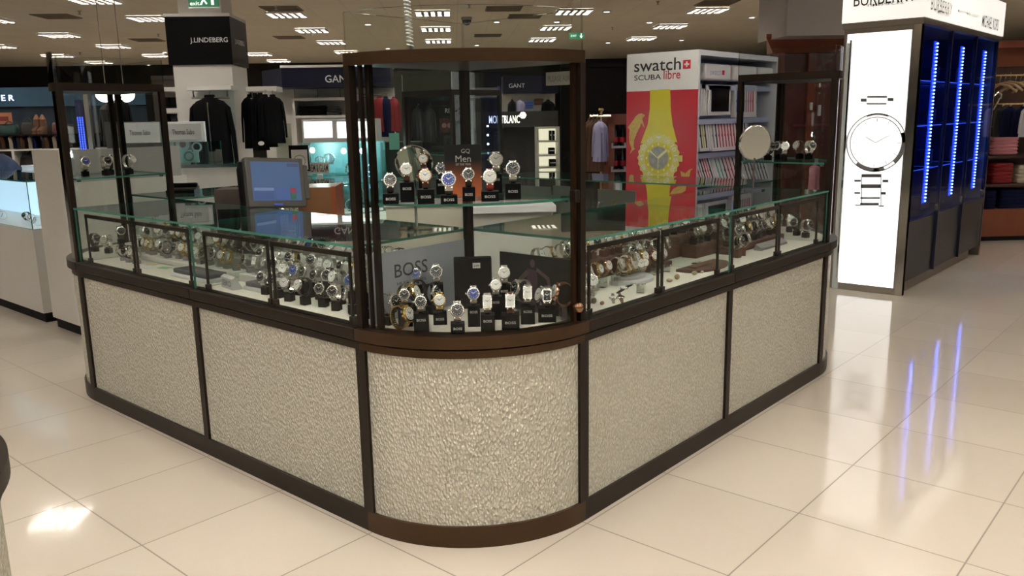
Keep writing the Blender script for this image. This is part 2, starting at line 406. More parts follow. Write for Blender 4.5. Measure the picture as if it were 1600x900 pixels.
# ================================================================== KIOSK
CX, CY, R = -.58, 1.22, .60
Q0, Q1 = PI, 1.5*PI
def corner(name, label, loc, rz, tower=True, door=False, rods=True):
    t = thing(name, label, 'display case' if tower else 'counter', loc, rz)
    bz = brown_metal if tower and door else bronze; bp_ = bronze
    MB().arc(.44, .600, Q0, Q1, 0, .082, bz).build('plinth', t)
    MB().arc(.565, .588, Q0+.055, Q1-.055, .082, .727, emboss, n=40).build('front_panel', t)
    for a, bb in ((Q0, Q0+.055), (Q1-.055, Q1)): MB().arc(.55, .6, a, bb, .082, .727, bp_, n=3).build('post', t)
    MB().arc(.55, .598, Q0, Q1, .727, .755, bz).build('top_rail', t)
    MB().arc(.50, .582, Q0, Q1, .755, .766, gap_m).build('shadow_gap', t)
    MB().arc(.545, .618, Q0, Q1, .766, .812, bz, n=32).build('ledge', t, bevel=.004)
    poly = [(0, 0)]+[(.545*math.cos(Q0+(Q1-Q0)*i/24), .545*math.sin(Q0+(Q1-Q0)*i/24)) for i in range(25)]
    MB().prism(poly, .78, .812, deckm).build('display_deck', t)
    MB().box(-.5, 0, -.012, 0, .0, .78, white).build('side_panel', t); MB().box(-.012, 0, -.5, -.012, .0, .78, white).build('side_panel', t)
    if not tower:
        p2 = [(0, 0)]+[(.57*math.cos(Q0+(Q1-Q0)*i/24), .57*math.sin(Q0+(Q1-Q0)*i/24)) for i in range(25)]
        MB().prism(p2, 1.105, 1.115, topg, green_edge).build('top_glass', t)
        MB().arc(.562, .568, Q0, Q1, .812, 1.105, clear, green_edge).build('front_glass', t)
        return t
    # tower posts
    for x, y in ((-.585, -.015), (-.015, -.585), (-.015, -.015)):
        MB().box(x-.015, x+.015, y-.015, y+.015, .812, 1.745, bp_).build('tower_post', t)
    a = Q0+.10
    if rods: MB().box(-.006, .006, -.006, .006, .812, 1.745, bp_, Matrix.Translation((.575*math.cos(a), .575*math.sin(a), 0))).build('door_rod', t)
    a = Q0+.145
    if rods: MB().box(-.010, .010, -.010, .010, .812, 1.745, bp_, Matrix.Translation((.560*math.cos(a), .560*math.sin(a), 0))).build('door_rod', t)
    a = Q1-.075
    rod = MB().box(-.008, .008, -.008, .008, .812, 1.745, brown_metal, Matrix.Translation((.578*math.cos(a), .578*math.sin(a), 0))).build('door_rod', t)
    if door:
        M = Matrix.Translation((.60*math.cos(a), .60*math.sin(a), .868))
        MB().lathe([(.004, -.02), (.014, -.016), (.02, -.006), (.021, .004), (.015, .015), (.005, .02)], mat('antique_brass_knob', (.22, .12, .07), .25, .9), M=M).build('knob', rod)
        MB().box(.585*math.cos(a)-.014, .585*math.cos(a)+.014, .585*math.sin(a)-.014, .585*math.sin(a)+.014, 1.255, 1.30, bronze).build('lock', rod, bevel=.003)
    poly = [(0, 0)]+[(.6*math.cos(Q0+(Q1-Q0)*i/32), .6*math.sin(Q0+(Q1-Q0)*i/32)) for i in range(33)]
    MB().prism(poly, 1.745, 1.787, bz).build('canopy', t, bevel=.003)
    MB().arc(.572, .578, Q0+.04, Q1-.04, .812, 1.745, clear, green_edge, n=32).build('curved_glass', t)
    MB().pane(-.57, -.03, -.008, -.002, .812, 1.745, clear, green_edge).build('side_glass', t)
    MB().pane(-.008, -.002, -.57, -.03, .812, 1.745, clear, green_edge).build('side_glass', t)
    b = MB().arc(.580, .588, Q0, Q1, 1.787, 1.925, clear, acrylic, n=32)
    b.pane(-.588, 0, -.008, 0, 1.787, 1.925, clear, acrylic); b.pane(-.008, 0, -.588, 0, 1.787, 1.925, clear, acrylic)
    b.build('header_glass', t)
    poly = [(-.02, -.02)]+[(.555*math.cos(Q0+(Q1-Q0)*i/24), .555*math.sin(Q0+(Q1-Q0)*i/24)) for i in range(25)]
    MB().prism(poly, 1.262, 1.271, clear, green_edge).build('glass_shelf', t)
    b = MB()
    for x, y in ((-.53, -.03), (-.03, -.53), (-.04, -.05)): b.lathe([(.008, 1.25), (.011, 1.252), (.011, 1.262)], chrome, n=10, M=Matrix.Translation((x, y, 0)))
    b.build('shelf_support', t)
    return t
def counter(name, label, loc, rz, L, doors=True, back=white):
    t = thing(name, label, 'counter', loc, rz)
    MB().box(0, L, 0, .56, 0, .082, bronze).build('plinth', t)
    MB().box(.004, L-.004, .035, .58, .082, .755, white).build('carcass', t)
    MB().box(.02, L-.02, .013, .034, .082, .727, emboss).build('front_panel', t)
    for x in (0, L-.02): MB().box(x+.0005, x+.0195, 0, .035, .082, .727, bronze).build('post', t)
    MB().box(.0005, L-.0005, .002, .05, .727, .755, bronze).build('top_rail', t)
    MB().box(.0, L, .018, .5, .755, .766, gap_m).build('shadow_gap', t)
    MB().box(.0008, L-.0008, -.018, .055, .766, .812, bronze).build('ledge', t, bevel=.004)
    MB().box(.001, L-.001, .055, .6, .766, .812, deckm).build('display_deck', t)
    MB().pane(.002, L-.002, .012, .018, .812, 1.105, clear2, green_edge).build('front_glass', t)
    MB().pane(.002, L-.002, .008, .6, 1.105, 1.115, topg, green_edge).build('top_glass', t)
    for x in (.002, L-.008): MB().pane(x, x+.006, .018, .59, .812, 1.105, clear2, green_edge).build('side_glass', t)
    MB().pane(.008, L-.008, .588, .594, .812, 1.105, clear2, green_edge).build('rear_glass', t)
    if doors:
        for x0, x1 in ((.07, L/2-.012), (L/2+.012, L-.07)):
            b = MB(); b.box(x0, x1, .034, .046, 1.062, 1.080, bronze)
            for x in (x0, x1-.009): b.box(x, x+.009, .035, .045, .812, 1.062, bronze); b.box(x-.006, x+.015, .030, .050, .812, .836, bronze)
            b.build('door_frame', t)
    return t
corner('corner_showcase', 'tall curved glass corner showcase on bronze and pearl base nearest the camera', (CX, CY, 0), 0, True, True)
lt_ = corner('corner_showcase', 'curved glass end showcase at the far left corner of the kiosk', (CX, 3.68, 0), -PI/2, True)
MB().arc(.588, .594, Q1-.20, Q1-.05, .812, 1.745, chrome, n=6).build('glass_reflection', lt_); MB().arc(.590, .596, Q1-.26, Q1-.06, 1.79, 1.95, chrome, n=6).build('header_bracket', lt_)  # lower chrome strip imitates the bright reflection on the curved glass
corner('corner_showcase', 'curved glass end showcase at the right corner, holding the round shelf watches', (1.8, CY, 0), PI/2, True)
corner('corner_showcase', 'glass showcase at the kiosk corner hidden behind the front corner showcase', (1.8, 3.68, 0), PI, True, False, False)
X0 = CX-.6; Y0 = CY-.6
counter('display_counter', 'left wing counter next to the corner showcase, case holding the grey sign block', (X0, 2.42, 0), -PI/2, 1.2)
counter('display_counter', 'farther left wing counter beside the left end showcase', (X0, 3.68, 0), -PI/2, 1.26)
counter('display_counter', 'right wing counter next to the corner showcase, case with shells and stones', (CX, Y0, 0), 0, 1.18)
counter('display_counter', 'farther right wing counter beside the right end showcase', (.6, Y0, 0), 0, 1.2)
counter('display_counter', 'rear right wing counter facing away towards the red poster stand, nearer half', (2.4, CY, 0), PI/2, 1.23, False)
counter('display_counter', 'rear right wing counter facing away, farther half', (2.4, CY+1.23, 0), PI/2, 1.23, False)
counter('display_counter', 'rear left wing counter facing the clothing department, half behind the till', (.61, 4.28, 0), PI, 1.19, False)
counter('display_counter', 'rear left wing counter facing away, half behind the corner showcase', (1.8, 4.28, 0), PI, 1.19, False)

# the neighbouring kiosk cut by the left edge of the picture
corner('counter_end', 'rounded pearl counter end with dark ledge cut by the lower left picture edge', (-3.035, 1.12, 0), PI/2, False)

# ------------------------------------------------------------------ watches
def watch(strap, case, dial, shape='round', bracelet=True, face=18):
    t = thing('wrist_watch', 'x', 'watch')
    ry, rz = .024, .030; N = 26 if bracelet else 30
    el = math.radians(face); n = Vector((0, -math.cos(el), math.sin(el)))
    c0 = Vector((0, 0, rz+.001)); gapa = .62
    b = MB(); ac = -PI/2 - 0
    def P(a, w): return Vector((w, (ry)*math.cos(a), rz*math.sin(a))) + c0
    ca = PI+(-el)*1.0          # angle of the case on the loop (toward -y, slightly up)
    st, en = ca+gapa, ca+2*PI-gapa
    def hw(u): return .0085+.0025*abs(2*u-1)
    for i in range(N):
        u0 = i/N; u1 = (i+(.82 if bracelet else 1))/N
        a0 = st+(en-st)*u0; a1 = st+(en-st)*u1; vs = []
        for a, u in ((a0, u0), (a1, u1)):
            w = hw(u); p = P(a, 0); d = Vector((0, math.cos(a)/ry, math.sin(a)/rz)).normalized()
            for sx in (-w, w):
                for q in (-.0012, .0012): vs.append(p+d*q+Vector((sx, 0, 0)))
        b.add(vs, [(0,1,3,2),(4,6,7,5),(0,4,5,1),(2,3,7,6),(1,5,7,3),(0,2,6,4)], strap)
    b.build('strap', t, smooth=False)
    cc = c0+Vector((0, ry*math.cos(ca), rz*math.sin(ca)))
    q = n.to_track_quat('Z', 'Y').to_matrix().to_4x4(); M = Matrix.Translation(cc) @ q
    b = MB()
    if shape == 'round':
        b.lathe([(.0165, -.004), (.0195, -.002), (.0205, .003), (.019, .006), (.0165, .0065)], case, n=28, M=M)
        b.lathe([(.0022, .0), (.0028, .001), (.0028, .004), (.002, .005)], case, n=8, M=M@Matrix.Translation((-.020, 0, .001))@Matrix.Rotation(-PI/2, 4, 'Y'))
        rd = .0162
        dm = MB().lathe([(rd, .0066), (rd, .0072)], dial, n=28, M=M)
    else:
        b.box(-.0135, .0135, -.019, .019, -.004, .006, case, M)
        dm = MB().box(-.0105, .0105, -.0155, .0155, .006, .0072, dial, M)
    for sx in (-.009, .006): b.box(sx, sx+.003, -.023, .023, -.003, .0025, case, M)
    b.build('watch_case', t, bevel=0)
    light = dial in (black_dial, blue_dial, brown_dial)
    hm = silver_dial if light else black_dial
    k = 12
    for i in range(k):
        a = 2*PI*i/k; rr = .0135 if shape == 'round' else .0105
        R2 = M@Matrix.Rotation(a, 4, 'Z')
        if shape == 'round' or i % 3 == 0: dm.box(-.0005, .0005, rr-.0025, rr, .0073, .0076, hm, R2)
    dm.build('dial', t, smooth=False)
    h = MB()
    h.box(-.0005, .0005, -.001, .0105 if shape == 'round' else .008, .0078, .0082, hm, M@Matrix.Rotation(-.9, 4, 'Z'))
    h.box(-.0007, .0007, -.001, .0075, .0078, .0082, hm, M@Matrix.Rotation(.9, 4, 'Z'))
    h.build('hands', t, smooth=False)
    return t
KINDS = {
 'sw': ('steel watch with white dial', (steel, steel, white_dial)),
 'sk': ('steel watch with black dial', (steel, steel, black_dial)),
 'sb': ('steel watch with blue dial', (steel, steel, blue_dial)),
 'gw': ('gold watch with white dial', (gold, gold, white_dial)),
 'gg': ('gold watch with silver dial', (gold, gold, silver_dial)),
 'lk': ('black strap watch with black dial', (leather_blk, steel, black_dial, 'round', False)),
 'lw': ('black strap watch with white dial', (leather_blk, steel, white_dial, 'round', False)),
 'lb': ('brown strap watch with white dial', (leather_brn, rose, white_dial, 'round', False)),
 'ls': ('brown strap watch with silver dial', (leather_brn, steel, silver_dial, 'round', False)),
 'lu': ('black strap watch with blue dial', (leather_blk, steel, blue_dial, 'round', False)),
 'lr': ('red strap watch with silver dial', (leather_red, steel, silver_dial, 'round', False)),
 'cw': ('cream strap watch with white dial', (cream_strap, rose, white_dial, 'round', False)),
 'rw': ('square steel watch, white dial', (steel, steel, white_dial, 'rect')),
 'rk': ('square steel watch, black dial', (steel, steel, black_dial, 'rect')),
 'rb': ('square watch on brown strap', (leather_brn, steel, white_dial, 'rect', False)),
 'rl': ('square watch on black strap', (leather_blk, steel, silver_dial, 'rect', False)),
}
WP = {}
def put_watch(kind, loc, rz, where, group, s=1.0, tilt=0):
    if kind not in WP: WP[kind] = watch(*KINDS[kind][1])
    lab = KINDS[kind][0]+' '+where
    if len(lab.split()) > 15: lab = lab.replace(' watch with', ' watch,').replace(' from left', ' along').replace('at back of', 'behind on')
    return place(WP[kind], loc, rz, lab, group, s, tilt)

def block(w, d, h, mt, lettering=None, name='display_block'):
    t = thing(name, 'x', 'stand'); MB().box(-w/2, w/2, -d/2, d/2, 0, h, mt).build('block', t, bevel=.0015)
    MB().box(-.008, .008, -.014, .014, h, h+.012, mt).build('cuff', t)
    if lettering: text(lettering, t, -w*.30, w*.30, h*.5 if h < .06 else h-.022, -d/2-.0006, letter_p, height=.009)
    return t
# --- corner showcase: blocks facing the camera at rz = 45 deg turned to the corner
FA = BROT+.02
def face_cam(x, y): return math.atan2(y-CAM.y, x-CAM.x)-PI/2
def corner_item(n, px, pyb, w, h, z, wk=None, where='', grp='', s=1.0, back=.0, ws=1.05, wz=None, dx=0):
    p = atz(px, pyb, z); d = (Vector((p.x, p.y, 0))-Vector((CAM.x, CAM.y, 0))).normalized()
    p = p+d*(w/2)
    rz = face_cam(p.x, p.y)
    bl = block(w, w, h, black, 'BOSS')
    bl.matrix_basis = Matrix.Translation((p.x, p.y, z)) @ Matrix.Rotation(rz, 4, 'Z')
    bl['label'] = f'black lettered block {where}'; bl['group'] = 'black block stands in the corner showcase'
    if wk: put_watch(wk, (p.x, p.y, z+h+.001), rz, where, 'watches in the corner showcase', ws)
DK = .8125
for i, (px, pyb, w, h, wk, ws) in enumerate([
    (634, 511, .052, .080, 'sk', 1.0), (659, 519, .054, .066, 'sk', 1.1), (688, 508, .05, .045, 'gw', 1.2), (715.5, 521, .05, .034, 'sk', 1.25),
    (741, 511, .045, .078, 'sb', 1.15), (762.5, 518, .05, .060, 'rw', 1.2), (798, 516, .064, .055, 'rb', 1.25),
    (825, 507, .052, .070, 'rw', 1.2), (855, 504, .066, .052, 'rk', 1.2)]):
    corner_item(i, px, pyb, w, h, DK, wk, f'on the corner showcase deck, {ORD[i]} from left in front', ws=ws)
for i, (px, pyb, w, h, wk, ws) in enumerate([
    (598, 489, .055, .07, 'gg', 1.1), (622, 481, .055, .085, 'lk', 1.15), (652, 491, .05, .115, 'sb', 1.1), (684, 492, .05, .12, 'sk', 1.25), (789, 494, .045, .12, 'sw', 1.2), (776, 500, .04, .09, 'sw', 1.1)]):
    corner_item(i, px, pyb, w, h, DK, wk, f'at rear of corner showcase deck, {ORD[i]} from left', ws=ws)
SH = 1.2715
for i, (px, pyb, w, h, wk, ws) in enumerate([
    (611, 319, .056, .036, 'lk', 1.15), (637, 316, .050, .070, 'ls', 1.1), (666, 319, .058, .050, 'lb', 1.15), (702, 319, .058, .030, 'sb', 1.3),
    (733, 315, .045, .050, 'lk', 1.1), (766, 315, .062, .035, 'lr', 1.25), (802, 311, .056, .055, 'sk', 1.3)]):
    corner_item(i, px, pyb, w, h, SH, wk, f'on the corner showcase shelf, {ORD[i]} from left', ws=ws)
for i, (px, pyb, w, h, wk, ws) in enumerate([(663, 303, .04, .095, 'lb', 1.0), (690, 304, .04, .06, 'lk', 1.0), (776, 302, .045, .075, 'sw', 1.35), (723, 303, .04, .105, 'lb', .9)]):
    corner_item(i, px, pyb, w, h, SH, wk, f'at back of corner showcase shelf, {ORD[i]} from left', ws=ws)
# round pale card with writing: dark orange card on the shelf
f = Fr((-.76, 1.02), BROT)
t = fthing('advert_card', 'black and orange upright advert card behind the shelf watches', 'sign', f)
x0, x1, z0, z1 = f.r(695, 226, 752, 300)
def cardmat():
    m, nt, N, L, b = nodes('black_to_orange_print')
    tc = N.new('ShaderNodeTexCoord'); s = N.new('ShaderNodeSeparateXYZ'); L.new(tc.outputs['Generated'], s.inputs[0])
    cr = N.new('ShaderNodeValToRGB'); cr.color_ramp.elements[0].color = (.62, .15, .04, 1); cr.color_ramp.elements[1].color = (.01, .01, .012, 1)
    cr.color_ramp.elements[1].position = .70; L.new(s.outputs[2], cr.inputs[0]); L.new(cr.outputs[0], b.inputs['Base Color']); return m
MB().box(x0, x1, 0, .006, SH, z1, cardmat()).build('card', t)
wd = x1-x0
text('GQ', t, x0+wd*.46, x0+wd*.70, z1-.025, -.001, letter_p)
text('Men', t, x0+wd*.30, x0+wd*.72, z1-.052, -.001, letter_p)
text('OF THE YEAR', t, x0+wd*.30, x0+wd*.72, z1-.073, -.001, letter_p, height=.008)
# table mirror on a stand inside the kiosk, seen through the showcase
def table_mirror(label, x, y, z, h, r, rz, tilt, hexbase=True):
    t = thing('table_mirror', label, 'mirror', (x, y, z), rz)
    MB().prism([(.075*math.cos(i*PI/4+PI/8), .055*math.sin(i*PI/4+PI/8)) for i in range(8)], 0, .008, chrome).build('base', t, bevel=.002)
    MB().tube((0, 0, .008), (0, 0, h-r*.9), .006, chrome).build('pole', t)
    M = Matrix.Translation((0, 0, h)) @ Matrix.Rotation(PI/2+tilt, 4, 'X')
    MB().lathe([(r*.98, -.008), (r*1.04, -.004), (r*1.04, .004), (r*.98, .008)], chrome, n=40, M=M).build('rim', t)
    MB().lathe([(r*.97, .0082), (r*.97, .0090)], mirror_m, n=40, M=M).build('mirror_face', t)
    return t
table_mirror('round chrome table mirror on pole, seen behind the shelf watches', -.74, 1.36, 1.1155, .27, .075, -.95, .35)
table_mirror('round chrome table mirror in front of the right end showcase', 1.60, 1.0, 1.1155, .275, .098, -.62, .08)
# backing cards in the corner case
t = thing('advert_card', 'grey blue advert card with large serif lettering in the corner showcase', 'sign', (X0, CY-.018, .8125), 0)
MB().box(.05, .555, 0, .006, 0, .262, mat('grey_blue_card', (.42, .44, .50), .5)).build('card', t)
text('BOSS', t, .175, .345, .185, -.001, letter_g, height=.052); text('HUGO BOSS', t, .185, .335, .135, -.001, letter_g, height=.012)
t = thing('advert_card', 'dark photo card showing a figure in the right part of the corner showcase', 'sign', (CX-.02, CY-.03, .8125), -PI/2)
MB().box(.16, .52, 0, .006, 0, .225, mat('dark_photo_print', (.02, .02, .02), .35, var=.6, vs=20)).build('card', t)
skin_pr = mat('brown_print_tone', (.13, .09, .08), .5); vest = mat('mauve_print_tone', (.09, .055, .07), .5)
b = MB(); b.plate([(.30, .05), (.335, .045), (.355, .12), (.352, .165), (.305, .17), (.298, .12)], -.001, -.0004, vest)
b.plate(disc(14, .012, .016, .33, .193), -.001, -.0004, skin_pr)
b.plate([(.30, .165), (.25, .12), (.225, .06), (.235, .058), (.262, .11), (.31, .148)], -.0012, -.0004, skin_pr)
b.plate([(.35, .165), (.40, .135), (.415, .085), (.425, .09), (.412, .145), (.352, .178)], -.0012, -.0004, skin_pr)
b.plate([(.30, .05), (.29, .0), (.315, .0), (.322, .05)], -.001, -.0004, skin_pr); b.plate([(.32, .05), (.345, .0), (.365, .0), (.337, .048)], -.001, -.0004, skin_pr)
b.build('printed_figure', t, smooth=False)
p = atz(737, 497, DK)
t = thing('gift_box', 'tall black box with small white price label in the corner showcase', 'box', (-.70, 1.085, .8125), BROT)
MB().box(-.075, .075, -.0, .05, 0, .205, blackm).build('box', t, bevel=.003); MB().box(.0, .030, -.002, 0, .165, .186, letter_p).build('price_label', t)
text('549', t, .004, .026, .175, -.003, letter_k, height=.008)
NF = Fr((CX-.012, CY), -PI/2)
t = fthing('notice', 'white paper notice with grey lettering stuck inside the corner showcase glass', 'sign', NF)
x0, x1, z0, z1 = NF.r(853, 112, 895, 133)
MB().box(x0, x1, 0, .002, z0, z1, letter_p).build('paper', t); text('PLEASE ASK', t, x0+.01, x1-.01, (z0+z1)/2, -.001, mat('pale_grey_print', (.45, .44, .42), .6), height=.02)
# coiled cable hanging above the corner showcase
b = MB(); p0 = W(634, -25, 3.6); p1 = W(641, 72, 3.6); pts = []
for i in range(240):
    u = i/239; c = p0.lerp(p1, u); a = u*2*PI*17; pts.append(c+RGT*(.013*math.cos(a))+e2*(.013*math.sin(a)))
t = thing('coiled_cable', 'white coiled cable hanging down above the corner showcase', 'cable', (p1.x, p1.y, 1.787), 0)
b.path(pts, .0036, letter_p, 5).build('coil', t, world=True)
b = MB(); b.path([p0+Vector((0, 0, CEIL-p0.z)), p0], .002, letter_p, 5).build('straight_cable', t, world=True)
MB().lathe([(.006, -.028), (.013, -.02), (.013, .005), (.006, .012)], chrome, n=10, M=Matrix.Translation((p1.x, p1.y, p1.z+.004))).build('hook', t, world=True)

# ------------------------------------------------------------------ wing cases
def to_world(loc, rz, x, y, z):
    return Matrix.Translation(Vector(loc)) @ Matrix.Rotation(rz, 4, 'Z') @ Vector((x, y, z))
riser_ms = {'grey': mat('grey_riser', (.30, .29, .28), .5), 'white': mat('white_riser', (.78, .75, .70), .5), 'brown': mat('brown_riser', (.10, .04, .025), .5),
            'black': blackm, 'clear': acrylic}
BLK = {}
def blk(kind, h):
    k = (kind, h)
    if k not in BLK:
        t = thing('display_block', 'x', 'stand'); w = .034
        MB().box(-w/2, w/2, -w/2, w/2, 0, h, riser_ms[kind]).build('block', t, bevel=.001)
        MB().box(-.007, .007, -.012, .012, h, h+.010, riser_ms[kind]).build('cuff', t)
        BLK[k] = t
    return BLK[k]
def fill_case(loc, rz, L, where, rows, seed):
    rnd = random.Random(seed)
    for (rowname, y, z0, xs, kinds, bkind, bh, riser) in rows:
        if riser:
            xa, xb = min(xs)-.04, max(xs)+.04
            o = thing('display_riser', f'{riser} riser under the {rowname} watches in the {where}', 'stand', to_world(loc, rz, (xa+xb)/2, y, .8125), rz)
            w = (xb-xa)/2; h = z0-.001
            MB().box(-w, w, -.045, .045, 0, h, riser_ms[riser]).build('riser_body', o, bevel=.004)
            MB().box(-w+.01, w-.01, -.04, .04, h, h+.001, riser_ms[riser]).build('pad', o)
        for i, x in enumerate(xs):
            jx, jy = x+rnd.uniform(-.008, .008), y+rnd.uniform(-.012, .012)
            a = rz+rnd.uniform(-.55, .55)
            if bh:
                place(blk(bkind, bh), to_world(loc, rz, jx, jy, .8125+z0), a, f'{bkind} block, {ORD[i]} from left in {rowname} row, {where}', 'block stands in the '+where)
            k = kinds[(i*7+seed) % len(kinds)] if len(kinds) > 1 else kinds[0]
            s = rnd.uniform(1.12, 1.32)
            put_watch(k, to_world(loc, rz, jx, jy, .8125+z0+(bh or 0)+.001), a, f'{ORD[i]} from left, {rowname} row, {where}', 'watches in the '+where, s)
def xs(a, b, n): return [a+(b-a)*i/(n-1) for i in range(n)]
# left, next to the corner (local x runs from far to near)
fill_case((X0, 2.42, 0), -PI/2, 1.2, 'near left case', [
    ('front', .13, 0, xs(.40, 1.12, 8), ['sw', 'sk', 'lw', 'sk', 'lk'], 'black', .035, None),
    ('centre', .28, .04, xs(.05, .40, 6), ['sw', 'sk', 'rw'], 'grey', .02, 'white'),
    ('middle', .22, .0, xs(.46, 1.12, 10), ['sk', 'sw', 'sk', 'sb', 'lk'], 'black', .065, None),
    ('raised', .34, .055, xs(.08, 1.10, 14), ['sw', 'sk', 'lk', 'rw', 'gw'], 'grey', .03, 'grey'),
    ('top', .46, .12, xs(.08, 1.10, 13), ['sw', 'sk', 'sb', 'lw'], 'grey', .02, 'white')], 1)
fill_case((X0, 3.68, 0), -PI/2, 1.26, 'far left case', [
    ('front', .17, .0, xs(.16, .34, 3), ['lk', 'sw', 'lk'], 'grey', .02, None),
    ('middle', .30, .03, xs(.14, 1.14, 13), ['lk', 'gw', 'sk', 'sw', 'gg'], 'grey', .02, 'white'),
    ('raised', .43, .07, xs(.14, 1.16, 12), ['lk', 'gg', 'sw', 'lw', 'sk'], 'clear', .03, 'grey')], 2)
fill_case((CX, Y0, 0), 0, 1.18, 'near right case', [
    ('front', .17, .0, xs(.14, .24, 2), ['sw', 'lb'], 'clear', .045, None),
    ('middle', .29, .0, xs(.38, .98, 9), ['gw', 'cw', 'lb', 'sw', 'sw'], 'clear', .05, None),
    ('raised', .37, .03, xs(.84, 1.14, 6), ['sk', 'sw', 'lk'], 'brown', .04, 'brown'),
    ('top', .47, .09, xs(.30, 1.12, 13), ['sw', 'sk', 'gg', 'rw'], 'brown', .03, 'brown')], 3)
fill_case((.6, Y0, 0), 0, 1.2, 'far right case', [
    ('front', .19, .0, xs(.42, .50, 2), ['sk', 'sw'], 'brown', .045, None),
    ('middle', .29, .04, xs(.50, 1.12, 9), ['sk', 'gg', 'sw', 'lk'], 'black', .03, 'brown'),
    ('raised', .38, .07, xs(.30, 1.14, 12), ['sk', 'lk', 'sw'], 'black', .03, 'brown'),
    ('top', .48, .12, xs(.10, 1.14, 14), ['sk', 'sw', 'lk'], 'black', .02, 'brown')], 4)
# grey sign block with lettering
t = thing('sign_block', 'wedge shaped light grey sign block standing at the front of the near left case', 'sign', to_world((X0, 2.42, 0), -PI/2, .13, .10, .8125), -PI/2-.15)
b = MB(); pr = [(0, 0), (0, .050), (.018, .060), (.05, 0)]
vs = [(-.065, y, z) for y, z in pr]+[(.065, y, z) for y, z in pr]
b.add(vs, [(0,1,2,3), (7,6,5,4), (0,4,5,1), (1,5,6,2), (2,6,7,3), (3,7,4,0)], mat('pale_grey_block', (.62, .61, .60), .5)).build('block', t, bevel=.001)
text('SEIKO', t, -.05, .05, .026, -.001, letter_g, height=.026)
t = thing('display_tray', 'dark grey padded tray on white pedestal in the far left case', 'tray', to_world((X0, 3.68, 0), -PI/2, 1.02, .16, .8125), -PI/2)
MB().box(-.17, .2, -.055, .06, 0, .018, whiter).build('pedestal', t, bevel=.003); MB().box(-.15, .18, -.05, .055, .018, .040, mat('charcoal_pad', (.10, .10, .11), .7)).build('pad', t, bevel=.006)
MB().box(.0, .03, -.03, -.01, .040, .043, mat('red_tag', (.5, .04, .03), .5)).build('tag', t)
t = thing('display_tray', 'charcoal tray on white pedestal at the left end of the near left case', 'tray', to_world((X0, 2.42, 0), -PI/2, .30, .19, .8125), -PI/2)
MB().box(-.09, .1, -.055, .06, 0, .018, whiter).build('pedestal', t, bevel=.003); MB().box(-.08, .09, -.05, .055, .018, .038, MATS['charcoal_pad']).build('pad', t, bevel=.006)
# leaflets
for i, (x, y, c, n) in enumerate([(.50, .15, (.75, .78, .82), 'pale blue'), (.60, .20, (.30, .50, .28), 'green'), (.44, .21, (.72, .60, .35), 'yellow')]):
    o = MB().box(-.035, .035, -.022, .022, 0, .0015, mat(n+'_leaflet', c, .6)).build('leaflet', label=f'small {n} leaflet lying on the deck of the far left case', cat='paper')
    o.matrix_basis = Matrix.Translation(to_world((X0, 3.68, 0), -PI/2, x, y, .8125)) @ Matrix.Rotation(-PI/2+.3*i, 4, 'Z')
# right case: round plate, shells, stones, flat watches
t = thing('display_plate', 'pale half round plate with a step in the near right case', 'stand', (.16, .93, .8125), .0)
b = MB(); b.prism([(.14*math.cos(PI+PI*i/20), .12*math.sin(PI+PI*i/20)) for i in range(21)], 0, .016, whiter).build('lower_plate', t, bevel=.002)
MB().prism([(.105*math.cos(PI+PI*i/20), .085*math.sin(PI+PI*i/20)) for i in range(21)], .016, .030, mat('pale_grey_plate', (.55, .55, .55), .4)).build('upper_plate', t, bevel=.002)
for i, (x, k) in enumerate([(-.07, 'gw'), (-.02, 'gg'), (.04, 'sw'), (.085, 'cw')]):
    put_watch(k, (.16+x, .90, .8435), .3-.3*i, f'on the half round plate, {ORD[i]} from left', 'watches on the half round plate', 1.15)
t = thing('display_tray', 'flat dark brown leather tray in the near right case', 'tray', (.66, .80, .8125), .0)
MB().prism([(.19*math.cos(PI+PI*i/16), .09*math.sin(PI+PI*i/16)) for i in range(17)]+[(.19, .05), (-.19, .05)], 0, .012, riser_ms['brown']).build('tray', t, bevel=.003); MB().box(-.12, .12, -.02, .03, .012, .02, leather_brn).build('pad', t, bevel=.003)
def flat_watch(label, x, y, rz, sm, dm, L=.20, group=None):
    t = thing('wrist_watch', label, 'watch', (x, y, .8125), rz, group)
    b = MB(); n = 22
    for i in range(n):
        u0, u1 = -L/2+L*i/n, -L/2+L*(i+.85)/n
        if abs((u0+u1)/2) < .015: continue
        w = .009-.004*abs((u0+u1)/L); b.box(u0, u1, -w, w, 0, .0035, sm)
    b.build('strap', t, smooth=False); MB().lathe([(.016, 0), (.018, .002), (.018, .006), (.015, .0085)], steel, n=24).build('watch_case', t); MB().lathe([(.0145, .0086), (.0145, .0094)], dm, n=24).build('dial', t)
    return t
for lab, px, py, a, sm, dm in [
    ('watch lying flat on a black strap, rear of two crossed in near right case', 988, 445, .15, leather_blk, silver_dial),
    ('watch lying flat on a thin black strap in front of the half round plate', 975, 452, .28, leather_blk, white_dial),
    ('watch lying flat on a steel bracelet near the front corner stone', 958, 467, .62, steel, silver_dial),
    ('watch lying flat on a dark brown strap nearest the front glass of the right case', 970, 466, .66, leather_brn, black_dial),
    ('watch lying flat with black strap in front of the brown tray', 1120, 416, .35, leather_blk, white_dial),
    ('watch lying flat with dark steel bracelet left of the middle seam', 1085, 414, .2, steelb, black_dial)]:
    p = atz(px, py, .8125); flat_watch(lab, p.x, p.y, a, sm, dm, .19)
